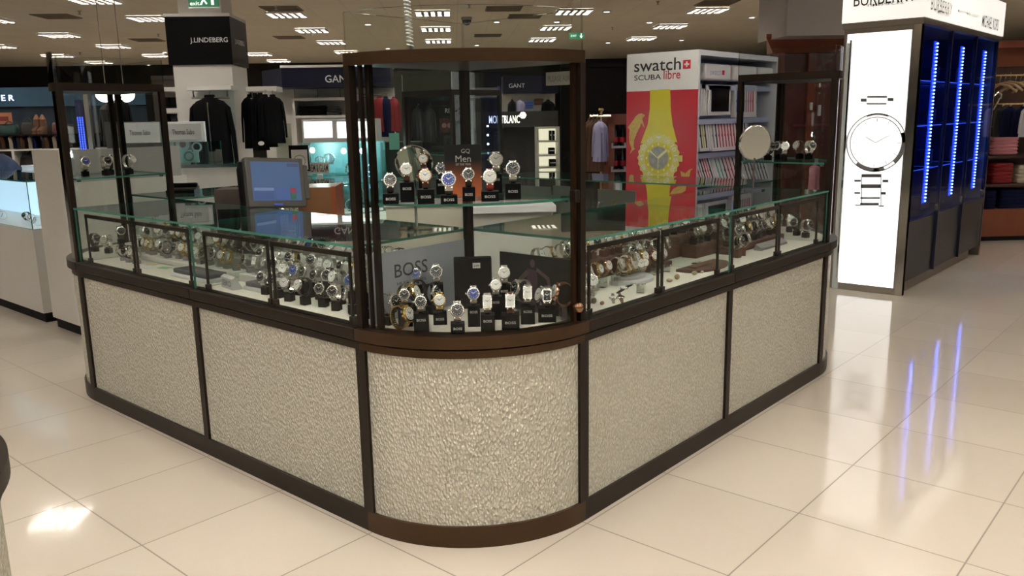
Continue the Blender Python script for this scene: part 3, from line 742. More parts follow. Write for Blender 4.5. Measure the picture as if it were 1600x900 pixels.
for i, (px, py, sx, sz, c, lab) in enumerate([(931, 475, .014, .013, (.16, .15, .11), 'grey green pebble'), (944, 477, .011, .008, (.30, .15, .11), 'small reddish pebble'),
    (1049, 441, .018, .009, (.55, .45, .33), 'cream flat pebble'), (1061, 437, .016, .013, (.42, .28, .17), 'tan rounded pebble'), (1088, 430, .017, .010, (.50, .42, .30), 'beige pebble beside the shells'), (1100, 427, .010, .006, (.6, .55, .45), 'pale little pebble')]):
    p = atz(px, py, .8125)
    b = MB(); b.ell((0, 0, sz*.98), sx, sx*.75, sz, mat('pebble_%d' % i, c, .7, var=.3, vs=60, bump=.4, bs=90))
    o = b.build('pebble', label=lab+' on the deck of the near right case', cat='stone'); o.matrix_basis = Matrix.Translation((p.x, p.y+.01, .8125))
for i, (px, py) in enumerate([(921, 500), (931, 462), (1008, 458), (1048, 425)]):
    p = atz(px, py, .8125); t = thing('acrylic_cube', 'clear acrylic cube on the near right deck, '+['against the front corner', 'behind the pebbles', 'left of the door rods', 'right of the door rods'][i], 'stand', (p.x, p.y+.02, .8125), .3)
    MB().box(-.017, .017, -.017, .017, 0, .038, acrylic).build('cube', t, bevel=.002)
t = thing('sign_block', 'long low grey sign strip in front of the watches in the far right case', 'sign', (1.46, .79, .8125), .0)
b = MB(); pr = [(0, 0), (.0, .012), (.035, .035), (.05, .0)]
vs = [(-.17, y, z) for y, z in pr]+[(.17, y, z) for y, z in pr]
b.add(vs, [(0,1,2,3), (7,6,5,4), (0,4,5,1), (1,5,6,2), (2,6,7,3), (3,7,4,0)], MATS['grey_riser']).build('strip', t)
t = thing('round_card', 'pale round card behind the watches in the far right case', 'sign', (2.06, 1.14, .8125), -.4)
MB().plate(disc(24, .10, .10, 0, .12), 0, .005, mat('blush_card', (.55, .47, .42), .6)).build('card', t); MB().box(-.02, .02, .005, .04, 0, .03, blackm).build('foot', t)
def end_deck(items, where, grp):
    for i, (x, y, k, h) in enumerate(items):
        a = face_cam(x, y)+[.5, -.6, .2, .9, -.3, .6][i % 6]
        place(blk('black', h), (x, y, .8125), a, f'black block on {where} deck, {ORD[i]} from left', 'blocks on '+where+' deck')
        put_watch(k, (x, y, .8135+h), a, f'on {where} deck, {ORD[i]} from left', grp, 1.3)
end_deck([(-.95, 4.00, 'lk', .03), (-.93, 3.86, 'sw', .03), (-.80, 3.98, 'lk', .06), (-.74, 3.82, 'sk', .06)], 'left end showcase', 'watches on the left end deck')
end_deck([(1.90, .98, 'sk', .06), (1.98, .88, 'lk', .03), (2.10, .98, 'sw', .03), (1.92, .80, 'sk', .03)], 'right end showcase', 'watches on the right end deck')
for i, (x, y, z, k, a) in enumerate([(-1.08, 1.16, .03, 'sk', .9), (-1.02, 1.12, .06, 'gg', 1.2), (-.94, 1.15, .06, 'lk', -1.1), (-.86, 1.16, .03, 'lk', .8), (-.66, .86, .05, 'sk', -1.1), (-.63, .76, .03, 'sw', -1.3), (-.66, .95, .03, 'cw', -1.0), (-1.10, 1.07, .0, 'gw', 1.0), (-.62, .69, .05, 'lb', -1.4)]):
    if z: place(blk('black' if i < 4 else 'clear', z), (x, y, .8125), FA+a, f'small plain block near the side glass of the corner showcase, {ORD[i]} of them', 'plain blocks in the corner showcase')
    put_watch(k, (x, y, .8135+z), FA+a, f'turned sideways in the corner showcase, {ORD[i]} of them', 'sideways watches in the corner showcase', 1.45)
# end showcases: watches on their shelves
for i, (dx, dy, k) in enumerate([(-.44, .16, 'sb'), (-.34, .12, 'sk'), (-.29, .17, 'lk'), (-.20, .13, 'sw')]):
    x, y = CX+dx, 3.68+dy; a = face_cam(x, y)+[.3, .5, -.2, .9][i]
    put_watch(k, (x, y, SH+.034), a, f'on left end showcase shelf, {ORD[i]} from left', 'watches in the left end showcase', 1.3)
    place(blk('black', .03), (x, y, SH), a, f'small black block on the left end shelf, {ORD[i]} from the left', 'blocks in the left end showcase')
for i, (dx, dy, k) in enumerate([(.16, -.14, 'lk'), (.23, -.18, 'lk'), (.17, -.24, 'sw'), (.36, -.26, 'ls'), (.33, -.33, 'sk')]):
    x, y = 1.8+dx, CY+dy; a = face_cam(x, y)+[.8, -.5, .1, -.9, .6][i]
    put_watch(k, (x, y, SH+.034), a, f'on right end showcase shelf, {ORD[i]} from left', 'watches in the right end showcase', 1.3)
    place(blk('black', .03), (x, y, SH), a, f'small black block on the right end shelf, {ORD[i]} from the left', 'blocks in the right end showcase')
#PART2

# ================================================================== INSIDE THE KIOSK
def boxthing(name, label, cat, fr, x0, y0, x1, y1, y, depth, mt, part='body', group=None, bevel=.002, down=False):
    t = fthing(name, label, cat, fr, group)
    a, b_, z0, z1 = fr.r(x0, y0, x1, y1, y)
    if down: z0 = 0
    MB().box(a, b_, y, y+depth, z0, z1, mt).build(part, t, bevel=bevel)
    return t, (a, b_, z0, z1)
# till on a low desk inside the left wing
dk = thing('service_desk', 'pale service desk inside the kiosk carrying the till screen', 'desk', (-.2, 2.9, 0), -PI/2)
MB().box(-.12, .58, -.27, .03, .86, .90, mat('grey_desk_top', (.50, .49, .46), .35)).build('desktop', dk, bevel=.003)
MB().box(-.10, .56, -.25, .02, .0, .86, white).build('cabinet', dk)
p = W(432, 285, 4.55); rz = face_cam(p.x, p.y)+.42
mo = thing('till_monitor', 'dark grey tilted touch screen till monitor with a blue screen', 'monitor', (p.x, p.y, .9005), rz)
Tm = Matrix.Translation((0, 0, p.z-.9005)) @ Matrix.Rotation(-.22, 4, 'X') @ Matrix.Rotation(.07, 4, 'Y')
def mb_t(M, *boxes):
    b = MB()
    for bx in boxes: b.box(*bx[:6], bx[6], M)
    return b
mb_t(Tm, (-.165, .165, 0, .045, -.135, .135, grey_plastic)).build('housing', mo, bevel=.006)
mb_t(Tm, (-.15, .15, .045, .09, -.11, .11, grey_plastic)).build('rear_cover', mo, bevel=.02)
mb_t(Tm, (.165, .195, .01, .05, -.09, .10, grey_plastic)).build('card_reader', mo, bevel=.004)
sb = emit('till_screen_blue', (.03, .08, .20), .30)
s_ = mb_t(Tm, (-.138, .138, -.002, 0, -.100, .112, sb)).build('screen', mo, smooth=False)
for bx in ((-.13, -.02, -.0035, -.002, -.045, -.030, emit('screen_pale', (.12, .20, .40), .25)), (-.13, -.02, -.0035, -.002, -.092, -.048, emit('screen_mid', (.025, .06, .20), .25)),
     (-.01, .07, -.0035, -.002, -.092, -.030, emit('screen_mid2', (.03, .08, .26), .25)), (.075, .105, -.0035, -.002, -.058, -.030, emit('screen_red', (.20, .02, .04), .3)),
     (.075, .105, -.0035, -.002, -.092, -.062, emit('screen_green', (.01, .08, .04), .3)), (.07, .13, -.0035, -.002, .085, .105, emit('screen_dk', (.02, .05, .14), .2))): mb_t(Tm, bx).build('screen_window', s_, smooth=False)
mb_t(Tm, (-.025, .025, -.001, .0, -.125, -.114, mat('blue_badge', (.03, .10, .6), .4))).build('badge', mo)
b = MB(); b.tube((0, .06, .012), (0, .06, p.z-.93), .03, grey_plastic); b.build('neck', mo)
MB().box(-.11, .11, -.06, .16, 0, .014, grey_plastic).build('foot', mo, bevel=.004)
pp = W(402, 248, 4.7); t = thing('scale_top', 'dark rounded device with a small white badge behind the till monitor', 'device', (pp.x, pp.y, .9), rz)
b = MB(); h0 = pp.z-.9; b.loft([[(rx*math.cos(2*PI*i/20), .06+ry*math.sin(2*PI*i/20), z) for i in range(20)] for rx, ry, z in [(.09, .05, 0), (.10, .06, h0-.06), (.085, .05, h0-.015), (.04, .03, h0+.005)]], black)
b.build('body', t); x, z = Fr(pp, rz).pl(408, 224, 0)
MB().plate(disc(16, .018, .012, x, z-.9), -.002, .0, whiter).build('badge', t)
# black card behind with white disc
fr = FD(362, 310, 5.4, -PI/2+.3)
t, q = boxthing('drawer_cabinet', 'dark brown low cabinet left of the till monitor', 'cabinet', FD(362, 300, 4.95), 335, 296, 395, 330, 0, .22, mat('dark_brown_cabinet', (.035, .022, .016), .5), down=True)
t, q = boxthing('wooden_cabinet', 'orange brown wooden cabinet right of the till monitor', 'cabinet', FD(495, 300, 5.15), 466, 293, 524, 345, 0, .35, wood_lt, down=True)
MB().box(q[1]-.02, q[1]+.006, -.008, .36, 0, q[3]+.004, mat('red_edge_wood', (.25, .06, .02), .4)).build('edge_panel', t)
p = W(485, 334, 4.3); t = thing('barcode_scanner', 'small black hand scanner lying right of the till', 'scanner', (p.x, p.y, .9005), .4)
b = MB(); b.ell((0, 0, .03), .06, .035, .03, black); b.build('body', t); MB().box(.02, .10, -.015, .015, .0, .025, black).build('grip', t, bevel=.005)
p = W(298, 278, 7.2)
# white shelf units inside the kiosk, seen below the shelf of the corner showcase
t, q = boxthing('storage_box', 'long white slab topped cabinet inside the kiosk, right of the centre post', 'cabinet', FD(790, 350, 4.3), 738, 332, 862, 372, 0, .28, white, down=True)
a, b_, z0, z1 = q; MB().box(a-.0, b_+.02, -.03, .30, z1, z1+.035, whiter).build('worktop', t, bevel=.002)
t, q = boxthing('storage_box', 'white storage cabinet inside the kiosk, left of the centre post', 'cabinet', FD(670, 350, 4.6), 604, 322, 735, 380, 0, .3, cream, down=True)
MB().box(q[0]-.01, q[1]+.01, -.01, .31, q[3], q[3]+.012, whiter).build('worktop', t)
t, q = boxthing('storage_box', 'pale cabinet seen low through the far left showcase glass', 'cabinet', FD(420, 345, 4.9), 400, 345, 436, 392, 0, .3, white, down=True)
# grey signs standing in the rear right wing
for i, (x0, x1, y0, X) in enumerate([(812, 860, 291, 1.98), (864, 905, 291, 2.05), (934, 993, 297, 2.0)]):
    c = Fr((X, 0), -PI/2); ya = -c.pl(x0, y0, 0)[0]; yb = -c.pl(x1, y0, 0)[0]; zt = c.pl((x0+x1)/2, y0, 0)[1]
    t = thing('grey_sign_card', 'upright grey card standing in the rear wing, '+['left one', 'middle one', 'right one beside the red poster'][i], 'sign', (X, ya, .8125), -PI/2, 'grey cards in the rear wing')
    MB().box(0, ya-yb, 0, .008, 0, min(zt, 1.10)-.8125, mat('grey_green_card', (.20, .22, .21), .4)).build('card', t); MB().box((ya-yb)*.4, (ya-yb)*.6, .008, .05, 0, .05, MATS['grey_green_card']).build('foot', t)
# watches in rear wings (as loops seen through the glass)
fill_case((2.4, CY, 0), PI/2, 1.23, 'rear right case', [('front', .22, .0, xs(.08, 1.15, 9), ['sk', 'sw'], 'grey', .04, None), ('middle', .40, .0, xs(.1, 1.15, 8), ['sw', 'lk', 'gw'], 'grey', .06, None)], 5)
fill_case((.61, 4.28, 0), PI, 1.19, 'rear left case', [('front', .22, .0, xs(.08, 1.15, 9), ['sk', 'sw'], 'clear', .06, None), ('middle', .40, .0, xs(.1, 1.15, 8), ['sw', 'gw'], 'clear', .10, None)], 6)

# ================================================================== NEIGHBOUR COUNTERS ON THE LEFT
NX = -.60
t = thing('cash_counter', 'plain white high counter behind the left end showcase', 'counter', (NX, 5.30, 0), 0)
MB().box(0, .96, .0, .50, .08, 1.15, white).build('body', t, bevel=.002); MB().box(.02, .94, .02, .48, 0, .08, blackm).build('plinth', t)
b = MB(); b.box(.0, .012, .0, .50, 1.15, 1.385, white); b.box(.012, .92, .0, .014, 1.15, 1.385, mat('grey_screen_board', (.40, .39, .39), .4)); b.build('privacy_screen', t)
t = thing('glass_vitrine_counter', 'white counter with blue-white lit glass case on top at the left edge', 'counter', (NX, 5.99, 0), 0)
MB().box(0, .6, 0, 2.6, .08, .75, white).build('body', t); MB().box(.02, .58, .02, 2.58, 0, .08, blackm).build('plinth', t)
b = MB()
for y in (0, .85, 1.7): b.pane(0, .006, y+.002, y+.84, .76, 1.13, clear2, green_edge)
b.pane(0, .6, 0, .006, .76, 1.13, clear2, green_edge); b.build('case_glass', t)
MB().pane(-.004, .6, -.004, 2.6, 1.13, 1.142, topg, green_edge).build('top_glass', t)
MB().box(.45, .46, .02, 2.58, .76, 1.13, emit('lit_blue_white_back', (.55, .80, 1.0), .85)).build('backlight', t)
MB().box(.01, .59, .01, 2.59, .75, .76, mat('white_fabric_pad', (.75, .80, .85), .8, bump=.5, bs=40)).build('pad', t)
for i in range(9):
    p = (NX+.12+.05*(i % 3), 6.2+.26*i)
    put_watch(['sk', 'sw', 'lk'][i % 3], (*p, .7625), -PI/2+.4*(i % 3-1), f'in the blue lit left edge case, {ORD[i]} from the right', 'watches in the left edge case', 1.2)
t = thing('white_partition', 'low white partition wall behind the left edge counter', 'partition', (NX+.7, 6.2, 0), 0)
MB().box(0, .3, .0, 1.9, 0, 1.16, white).build('panel', t); MB().box(-.0, .32, -.01, 1.92, 1.16, 1.175, whiter).build('top', t)

# ================================================================== GARMENT BUILDERS
def jacket(name, label, cat, loc, rz, w, h, mt, hanger=True, group=None, sleeves=True, zip_m=None, thick=.11):
    """hanging garment: local x is shoulder width, z=0 at the hem"""
    t = thing(name, label, cat, loc, rz, group)
    rings = []; n = 28
    for u, ww, dd, z in [(0, .52, .5, 0), (.1, .50, .52, .10), (.4, .46, .55, .45), (.7, .46, .6, .72), (.86, .48, .62, .86), (.94, .36, .5, .945), (.98, .16, .4, .985), (1, .13, .35, 1.0)]:
        rings.append([(w*ww*math.cos(2*PI*i/n)*(1+.03*math.sin(5*i+u*3)), thick*dd*math.sin(2*PI*i/n)*(1+.22*math.sin(i*2.6+u*2)*(1-u)), z*h) for i in range(n)])
    MB().loft(rings, mt).build('body', t)
    if sleeves:
        for s in (-1, 1):
            rr = []
            for u, x, z, r in [(0, .36, .92, .05), (.15, .46, .86, .062), (.5, .545, .55, .058), (1, .585, .12, .045)]:
                rr.append([(s*w*x+r*w*1.9*math.cos(2*PI*i/12)*.6, r*w*1.6*math.sin(2*PI*i/12)-.01, z*h) for i in range(12)])
            if s < 0: rr = [list(reversed(r)) for r in rr]
            MB().loft(rr, mt).build('sleeve', t)
    MB().lathe([(w*.14, h*.975), (w*.155, h*1.0), (w*.13, h*1.035), (w*.12, h*1.03)], mt, n=16, M=Matrix.Scale(.6, 4, (0, 1, 0))).build('collar', t)
    if zip_m: MB().box(-.004, .004, -thick*.62, -thick*.50, .05*h, .93*h, zip_m).build('zip', t)
    if hanger:
        b = MB(); b.path([(0, 0, h*1.0), (0, 0, h*1.06), (.02, 0, h*1.09), (.0, 0, h*1.12)], .004, steelb, 6); b.build('hanger', t)
    return t
def jacket_px(label, fr, x0, y0, x1, y1, y, mt, **k):
    a, b_, z0, z1 = fr.r(x0, y0, x1, y1, y)
    p = fr.m @ Vector(((a+b_)/2, y, z0))
    return jacket(k.pop('name', 'jacket'), label, k.pop('cat', 'jacket'), p, k.pop('rz', fr.rot), (b_-a)/1.2, (z1-z0), mt, **k)
FOLD = {}
def folded(loc, rz, w, d, h, mt, label, group, cat='garment'):
    key = (round(w, 2), round(d, 2), round(h, 3), mt.name)
    if key not in FOLD:
        t = thing('folded_garment', 'x', cat)
        n = 16; rings = []
        for z, k in ((0, .94), (.25, 1.0), (.75, 1.0), (1, .92)):
            rings.append([(w/2*k*math.copysign(abs(math.cos(2*PI*i/n))**.35, math.cos(2*PI*i/n)), d/2*k*math.copysign(abs(math.sin(2*PI*i/n))**.35, math.sin(2*PI*i/n)), z*h+.003*math.sin(i*1.7)*(0 < z < 1)) for i in range(n)])
        MB().loft(rings, mt).build('folded_body', t)
        MB().box(-w*.44, w*.44, -d/2-.003, -d/2+.004, h*.42, h*.54, mt).build('fold', t)
        FOLD[key] = t
    return place(FOLD[key], loc, rz, label, group)
def stack_px(fr, x0, y0, x1, y1, y, n, mt, lab, group, d=.24):
    a, b_, z0, z1 = fr.r(x0, y0, x1, y1, y); h = (z1-z0)/n
    for i in range(n):
        p = fr.m @ Vector(((a+b_)/2, y+d/2, z0+h*i+.0005))
        pos = 'bottom' if i == 0 else 'top' if i == n-1 else ORD[i]+' from bottom'
        folded(p, fr.rot, b_-a, d, h-.001, mt, f'{lab}, {pos}', group)
cloth_blk = mat('black_cloth', (.003, .003, .0035), .85, spec=.1, bump=.3, bs=18)
cloth_navy = mat('navy_cloth', (.006, .009, .035), .85, spec=.1, bump=.3, bs=18)
cloth_grey = mat('grey_cloth', (.03, .03, .03), .85, bump=.3, bs=18)
cloth_red = mat('red_cloth', (.20, .008, .012), .8, bump=.3, bs=18)
cloth_pink = mat('pink_cloth', (.60, .24, .28), .8)
cloth_brn = mat('brown_cloth', (.09, .04, .02), .85, bump=.3, bs=18)
cloth_lil = mat('lilac_cloth', (.36, .34, .52), .8, bump=.3, bs=18)
cloth_blue = mat('denim_blue', (.018, .035, .085), .85, bump=.5, bs=30, var=.6, vs=9)
cloth_cream = mat('cream_cloth', (.55, .48, .36), .85)
cloth_teal = mat('pale_green_cloth', (.12, .36, .28), .7)

# ================================================================== BLACK-HEADED COLUMN
F = FD(375, 100, 8.3)
t = fthing('display_column', 'square shop column with black head and white body on the left', 'column', F)
a, b_, z0, z1 = F.r(284, 101, 374, 400, 0); dp = .62
MB().box(a, b_, 0, dp, 0, z1, white).build('body', t, bevel=.003)
a2, b2, z2, z3 = F.r(279, 26, 370, 101, 0)
a2 = a-.03; b2 = b_+.02
MB().box(a2, b2, -.02, dp+.02, z1, z3, black).build('head', t)
MB().box(a2-.005, b2+.005, -.025, dp+.025, z3, z3+.03, white).build('cap', t)
MB().box(a2+.1, b2-.1, .1, dp-.1, z3+.03, CEIL, white).build('neck', t)
ta, _, _, _ = F.r(297, 60, 356, 68, -.021); _, tb, _, _ = F.r(297, 60, 356, 68, -.021)
x, z = F.pl(326, 63.5, -.021)
text('J.LINDEBERG', t, ta, tb, z, -.0215, letter_p)
text('J.LINDEBERG', t, .12, .50, z+.0, -.0005, letter_p, M=Matrix.Translation((b2+.001, 0, 0)) @ Matrix.Rotation(PI/2, 4, 'Z'))
def arm_shelf(label, F, x0, y0, x1, y1, y, d=.3, rail=True, cat='shelf'):
    t = fthing('hanging_shelf', label, cat, F)
    a, b_, z0, z1 = F.r(x0, y0, x1, y1, y)
    MB().box(a, b_, y, y+d, z0, z1, white).build('board', t, bevel=.003)
    if rail:
        b = MB(); zz = z0-.07
        b.tube((a+.03, y+.04, zz), (b_-.03, y+.04, zz), .010, chrome)
        for xx in (a+.05, b_-.05): b.tube((xx, y+.04, zz), (xx, y+.04, z0+.005), .008, chrome)
        b.build('rail', t)
    return t
arm_shelf('white shelf with chrome rail on the front of the column, one black coat below', F, 291, 134, 361, 141, -.32)
jacket_px('large black coat hanging on the front of the white column', F, 297, 152, 368, 268, -.27, cloth_blk, zip_m=steelb, thick=.16)
arm_shelf('white shelf with rail on the right of the column carrying black garments', F, 384, 135, 432, 143, -.15)
for i, (x0, x1, yb) in enumerate([(386, 402, 232), (398, 415, 235), (408, 428, 230), (418, 441, 224)]):
    jacket_px(f'black garment on the rail right of the column, {ORD[i]} from the left', F, x0-8, 150, x1+6, yb, -.02-.10*i, cloth_blk, group='black garments right of the column', thick=.08)
arm_shelf('white shelf board left of the column, upper one', F, 252, 136, 288, 143, .1, rail=False)
arm_shelf('white shelf board left of the column, lower one', F, 252, 169, 290, 177, .1, rail=False)
t, q = boxthing('wall_shelf_unit', 'white shelf back panel left of the column', 'shelf', F, 252, 195, 292, 240, .42, .05, white)
for i in range(3):
    stack_px(F, 256+10*i, 178, 266+10*i, 195, .15, 2, [cloth_blk, cloth_grey, cloth_cream][i], ['black', 'grey', 'cream'][i]+' folded garment on the lower shelf left of the column', 'folded garments left of the column', d=.2)
    stack_px(F, 256+10*i, 152, 265+10*i, 168, .15, 1, cloth_blk, ['left', 'middle', 'right'][i]+' black folded bag-like bundle on the lower shelf board', 'black bundles left of the column', d=.2)

# counter with white framed signature sign
F = FD(285, 250, 7.4)
t = fthing('jewellery_counter', 'white jewellery counter with framed signature sign and dark glass top', 'counter', F)
a, b_, z0, z1 = F.r(232, 262, 392, 300, 0)
MB().box(a, b_, 0, .6, 0, z1, white).build('body', t, bevel=.002); 
MB().box(a, b_, -.01, .62, z1, z1+.03, mat('dark_teal_glass_top', (.02, .05, .05), .06, spec=.8)).build('top_glass', t)
t = fthing('framed_sign', 'white framed sign with black signature lettering left of the coat', 'sign', F)
a, b_, z0, z1 = F.r(253, 190, 320, 222, .1)
MB().box(a, b_, .1, .14, z0, z1, whiter).build('frame', t, bevel=.003); MB().box(a+.04, b_-.03, .096, .1, z0+.02, z1-.02, mat('pale_grey_sign', (.52, .53, .53), .4)).build('board', t)
text('Thomas Sabo', t, a+.09, b_-.09, (z0+z1)/2, .095, letter_k, height=.045)
text('Thomas Sabo', t, a-.28, a-.10, (z0+z1)/2, .095, letter_k, height=.045)
MB().box(a-.36, a-.02, .1, .14, z0, z1, whiter).build('side_board', t)
t = fthing('glass_vitrine', 'tall glass vitrine with posters under the signature sign', 'display case', F)
a, b_, z0, z1 = F.r(253, 222, 327, 262, .08)
MB().pane(a, b_, .07, .076, z0, z1, aqua, green_edge).build('front_glass', t); MB().pane(b_-.006, b_, .08, .5, z0, z1, aqua, green_edge).build('side_glass', t)
for i, (x0, y0, x1, y1, m_, l) in enumerate([(272, 217, 300, 234, cloth_pink, 'pink and white poster with a large ring'), (281, 234, 311, 254, whiter, 'white poster with bracelet and ring'), (300, 222, 316, 237, blackm, 'black poster with pale bracelet')]):
    tt = fthing('poster', l+' below the signature sign', 'poster', F); qa, qb, qz, qw = F.r(x0, y0, x1, y1, .12)
    MB().box(qa, qb, .11, .12, qz, qw, m_).build('print', tt)
    b = MB(); b.arc(.03, .06 if i == 0 else .045, 0, 2*PI, 0, .003, whiter if i != 1 else steelb, n=20)
    M = Matrix.Translation(((qa+qb)/2, .108, (qz+qw)/2)) @ Matrix.Rotation(PI/2, 4, 'X'); b.v = [tuple(M@Vector(v)) for v in b.v]; b.build('printed_ring', tt)
t = thing('desk_phone', 'black phone lying on the glass top left of the till', 'phone', (*W(306, 279, 6.1).xy, 1.1155), BROT)
p = W(308, 276, 5.3); t.matrix_basis = Matrix.Translation((-.38, 4.0, 1.1155)) @ Matrix.Rotation(BROT, 4, 'Z')
b = MB(); b.loft([[(-.09, y, z) for y, z in ((0, 0), (.12, 0), (.12, .04), (0, .02))], [(.09, y, z) for y, z in ((0, 0), (.12, 0), (.12, .04), (0, .02))]], black); b.build('base', t, smooth=False)
MB().box(-.08, .10, .03, .075, .035, .065, black).build('handset', t, bevel=.01)

# ================================================================== GANT WALL
F = FD(500, 130, 10.5)
t = fthing('shop_fascia_unit', 'navy shop fascia with white lettering over white wall shelving behind the till', 'shop fitting', F)
a, b_, z0, z1 = F.r(440, 105, 610, 136, 0)
MB().box(a, b_, 0, .6, z0, z1, navy).build('fascia', t); MB().box(a-.01, b_+.01, -.01, .61, z1, z1+.03, white).build('top_edge', t)
xa, _ = F.pl(392, 110, 0)
b = MB(); b.prism([(xa, .6), (a, .0), (a, .02), (a, .6)], z0, z1, navy); b.build('angled_fascia', t)
ta, tb = F.pl(508, 123, 0)[0], F.pl(551, 123, 0)[0]
text('GANT', t, ta, tb, F.pl(530, 123, 0)[1], -.001, letter_p)
MB().box(a, b_, .5, .6, 0, z0, white).build('back_panel', t); MB().box(xa, a, .55, .6, 0, z0, white).build('side_back_panel', t)
b = MB(); zz = F.pl(500, 157, .1)[1]; x0 = F.pl(460, 157, .1)[0]; b.box(x0, b_, .1, .5, zz, zz+.035, white); b.build('shelf', t)
b = MB(); zz2 = F.pl(500, 184, .1)[1]; b.box(x0, b_, .1, .5, zz2, zz2+.03, white); b.box(x0-.03, x0, .1, .5, .8, zz+.03, white); b.build('shelf', t)
for x in (460, 496, 531): xx = F.pl(x, 145, .49)[0]; MB().box(xx-.003, xx+.003, .494, .5, zz+.03, z0, grille_m).build('panel_joint', t)
stack_px(F, 466, 165, 508, 183, .14, 3, cloth_blk, 'wide black folded garment on the shelf under the navy fascia', 'dark folded garments under the navy fascia')
stack_px(F, 510, 166, 531, 183, .14, 4, cloth_grey, 'grey folded garment beside the black ones under the navy fascia', 'grey folded garments under the navy fascia')
b = MB(); zz3 = F.pl(570, 148, -.1)[1]; rl = fthing('garment_rail', 'chrome rail with hanging jackets under the navy fascia', 'rail', F)
xr0, xr1 = F.pl(540, 148, -.1)[0], F.pl(606, 148, -.1)[0]
b.tube((xr0, -.1, zz3), (xr1, -.1, zz3), .010, chrome); b.build('bar', rl)
b = MB(); [b.tube((x, -.1, zz3), (x, .5, zz3), .008, chrome) for x in (xr0+.02, xr1-.02)]; b.build('bracket', rl)
for x0_, x1_, yb, m_, l in [(555, 592, 208, cloth_grey, 'dark grey jacket with a small white tag'), (578, 610, 206, cloth_red, 'dark red jacket'), (590, 618, 214, cloth_navy, 'navy jacket'), (606, 626, 205, cloth_red, 'red and black jacket at the end')]:
    jacket_px(l+' hanging under the navy fascia', F, x0_, 153, x1_, yb, -.10-.10*((x0_*7) % 4), m_, thick=.08)
# green grey wall patch and mannequin area behind showcase
t = fthing('wall_panel', 'olive grey wall panel behind the hanging jackets', 'partition', FD(640, 150, 12)); a, b_, z0, z1 = FD(640, 150, 12).r(608, 110, 740, 300, 0)
MB().box(a, b_, 0, .1, 0, z1, mat('olive_grey_wall', (.035, .036, .022), .8)).build('panel', t)

# ================================================================== LIT VITRINE WITH TWO LIGHT BOX SIGNS
F = FD(530, 205, 7.3)
t = fthing('jewellery_vitrine', 'tall aqua lit glass vitrine under two white light boxes', 'display case', F)
a, b_, z0, z1 = F.r(474, 222, 598, 350, 0)
MB().box(a, b_, 0, .45, 0, .75, white).build('base', t)
b = MB(); b.pane(a, b_, 0, .006, .75, z1, clear2, green_edge); b.pane(a, a+.006, .01, .45, .75, z1, clear2, green_edge); b.pane(b_-.006, b_, .01, .45, .75, z1, clear2, green_edge); b.build('case_glass', t)
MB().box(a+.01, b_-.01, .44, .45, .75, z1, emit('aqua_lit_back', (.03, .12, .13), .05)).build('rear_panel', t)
zs = [F.pl(530, y, .2)[1] for y in (273, 302)]
for z in zs: MB().pane(a+.01, b_-.01, .03, .43, z, z+.008, clear2, green_edge).build('shelf', t)
led_w = emit('vitrine_lamp_white', (.75, 1, .96), 9)
for x, y in ((488, 235), (537, 236), (540, 286), (566, 236)):
    qx, qz = F.pl(x, y, .2); b = MB(); b.ell((qx, .2, qz), .022, .022, .026, led_w); b.build('lamp', t)
for lx in (F.pl(500, 230, .2)[0], F.pl(565, 230, .2)[0]):
    ld = bpy.data.lights.new('vitrine_fill_light', 'POINT'); ld.energy = 9; ld.color = (.75, 1, .97); ld.shadow_soft_size = .03
    lo = bpy.data.objects.new('vitrine_fill', ld); col.objects.link(lo); lo.parent = t; lo.location = (lx, .12, z1-.06)  # unseen point lights added to make the jewellery sparkle
led_b = emit('led_blue_white', (.35, .55, 1.0), 12)
b = MB(); qx = F.pl(571, 240, .02)[0]
for k in range(34): z = F.pl(571, 222+3.0*k, .02)[1]; b.box(qx-.006, qx+.006, .012, .016, z-.005, z+.005, led_b)
b.build('led_strip', t)
w_, zt = F.pl(472, 187, -.03), F.pl(590, 187, -.03)
t = fthing('light_box', 'double white light box sign on top of the aqua vitrine', 'sign', F)
a, b_, z0, z1 = F.r(472, 186, 591, 222, -.03)
MB().box(a, b_, -.03, .3, z0, z1, whiter).build('housing', t, bevel=.003)
lb_e = emit('light_box_white', (1, .99, .95), 1.5)
for x0, x1, s_ in ((475, 519, 1), (527, 586, 2)):
    p0_, p1_, q0, q1 = F.r(x0, 190, x1, 215, -.032)
    MB().box(p0_, p1_, -.034, -.0302, q0, q1, lb_e).build('lit_panel', t)
    if s_ == 1: text('Thomas Sabo', t, p0_+.06, p1_-.06, (q0+q1)/2, -.0355, letter_g, height=.018)
    else: text('Thomas Sabo', t, p0_+.10, p1_-.06, (q0+q1)/2, -.0355, letter_g, height=.022)
# jewellery inside the vitrine
chrm = mat('sparkling_silver', (.75, .88, .90), .12, 1.)
for i, (x, y, r) in enumerate([(500, 250, .05), (515, 246, .06), (552, 262, .085), (560, 300, .07), (520, 296, .05), (495, 294, .045), (580, 262, .05), (585, 290, .05), (550, 318, .07), (505, 318, .05)]):
    qx, qz = F.pl(x, y, .15+.03*(i % 3)); tt = thing('necklace_bust', f'silver beaded jewellery bust in the aqua vitrine, {ORD[i]} of the group', 'jewellery', F.m@Vector((qx, .15+.03*(i % 3), qz-r)), F.rot, 'jewellery in the aqua vitrine')
    b = MB(); b.lathe([(r*.55, 0), (r*.6, r*.3), (r*.35, r*1.2), (r*.12, r*1.6), (r*.10, r*1.9)], mat('dark_bust', (.03, .06, .07), .4), n=14); b.build('bust', tt)
    b = MB()
    for k in range(18):
        a_ = 2*PI*k/18; b.ell((r*.75*math.cos(a_), -r*.45+r*.3*math.sin(a_)*.3, r*.9+r*.7*math.sin(a_)), r*.14, r*.14, r*.14, chrm, 6, 4)
    b.build('beads', tt)
F = FD(470, 250, 6.75)
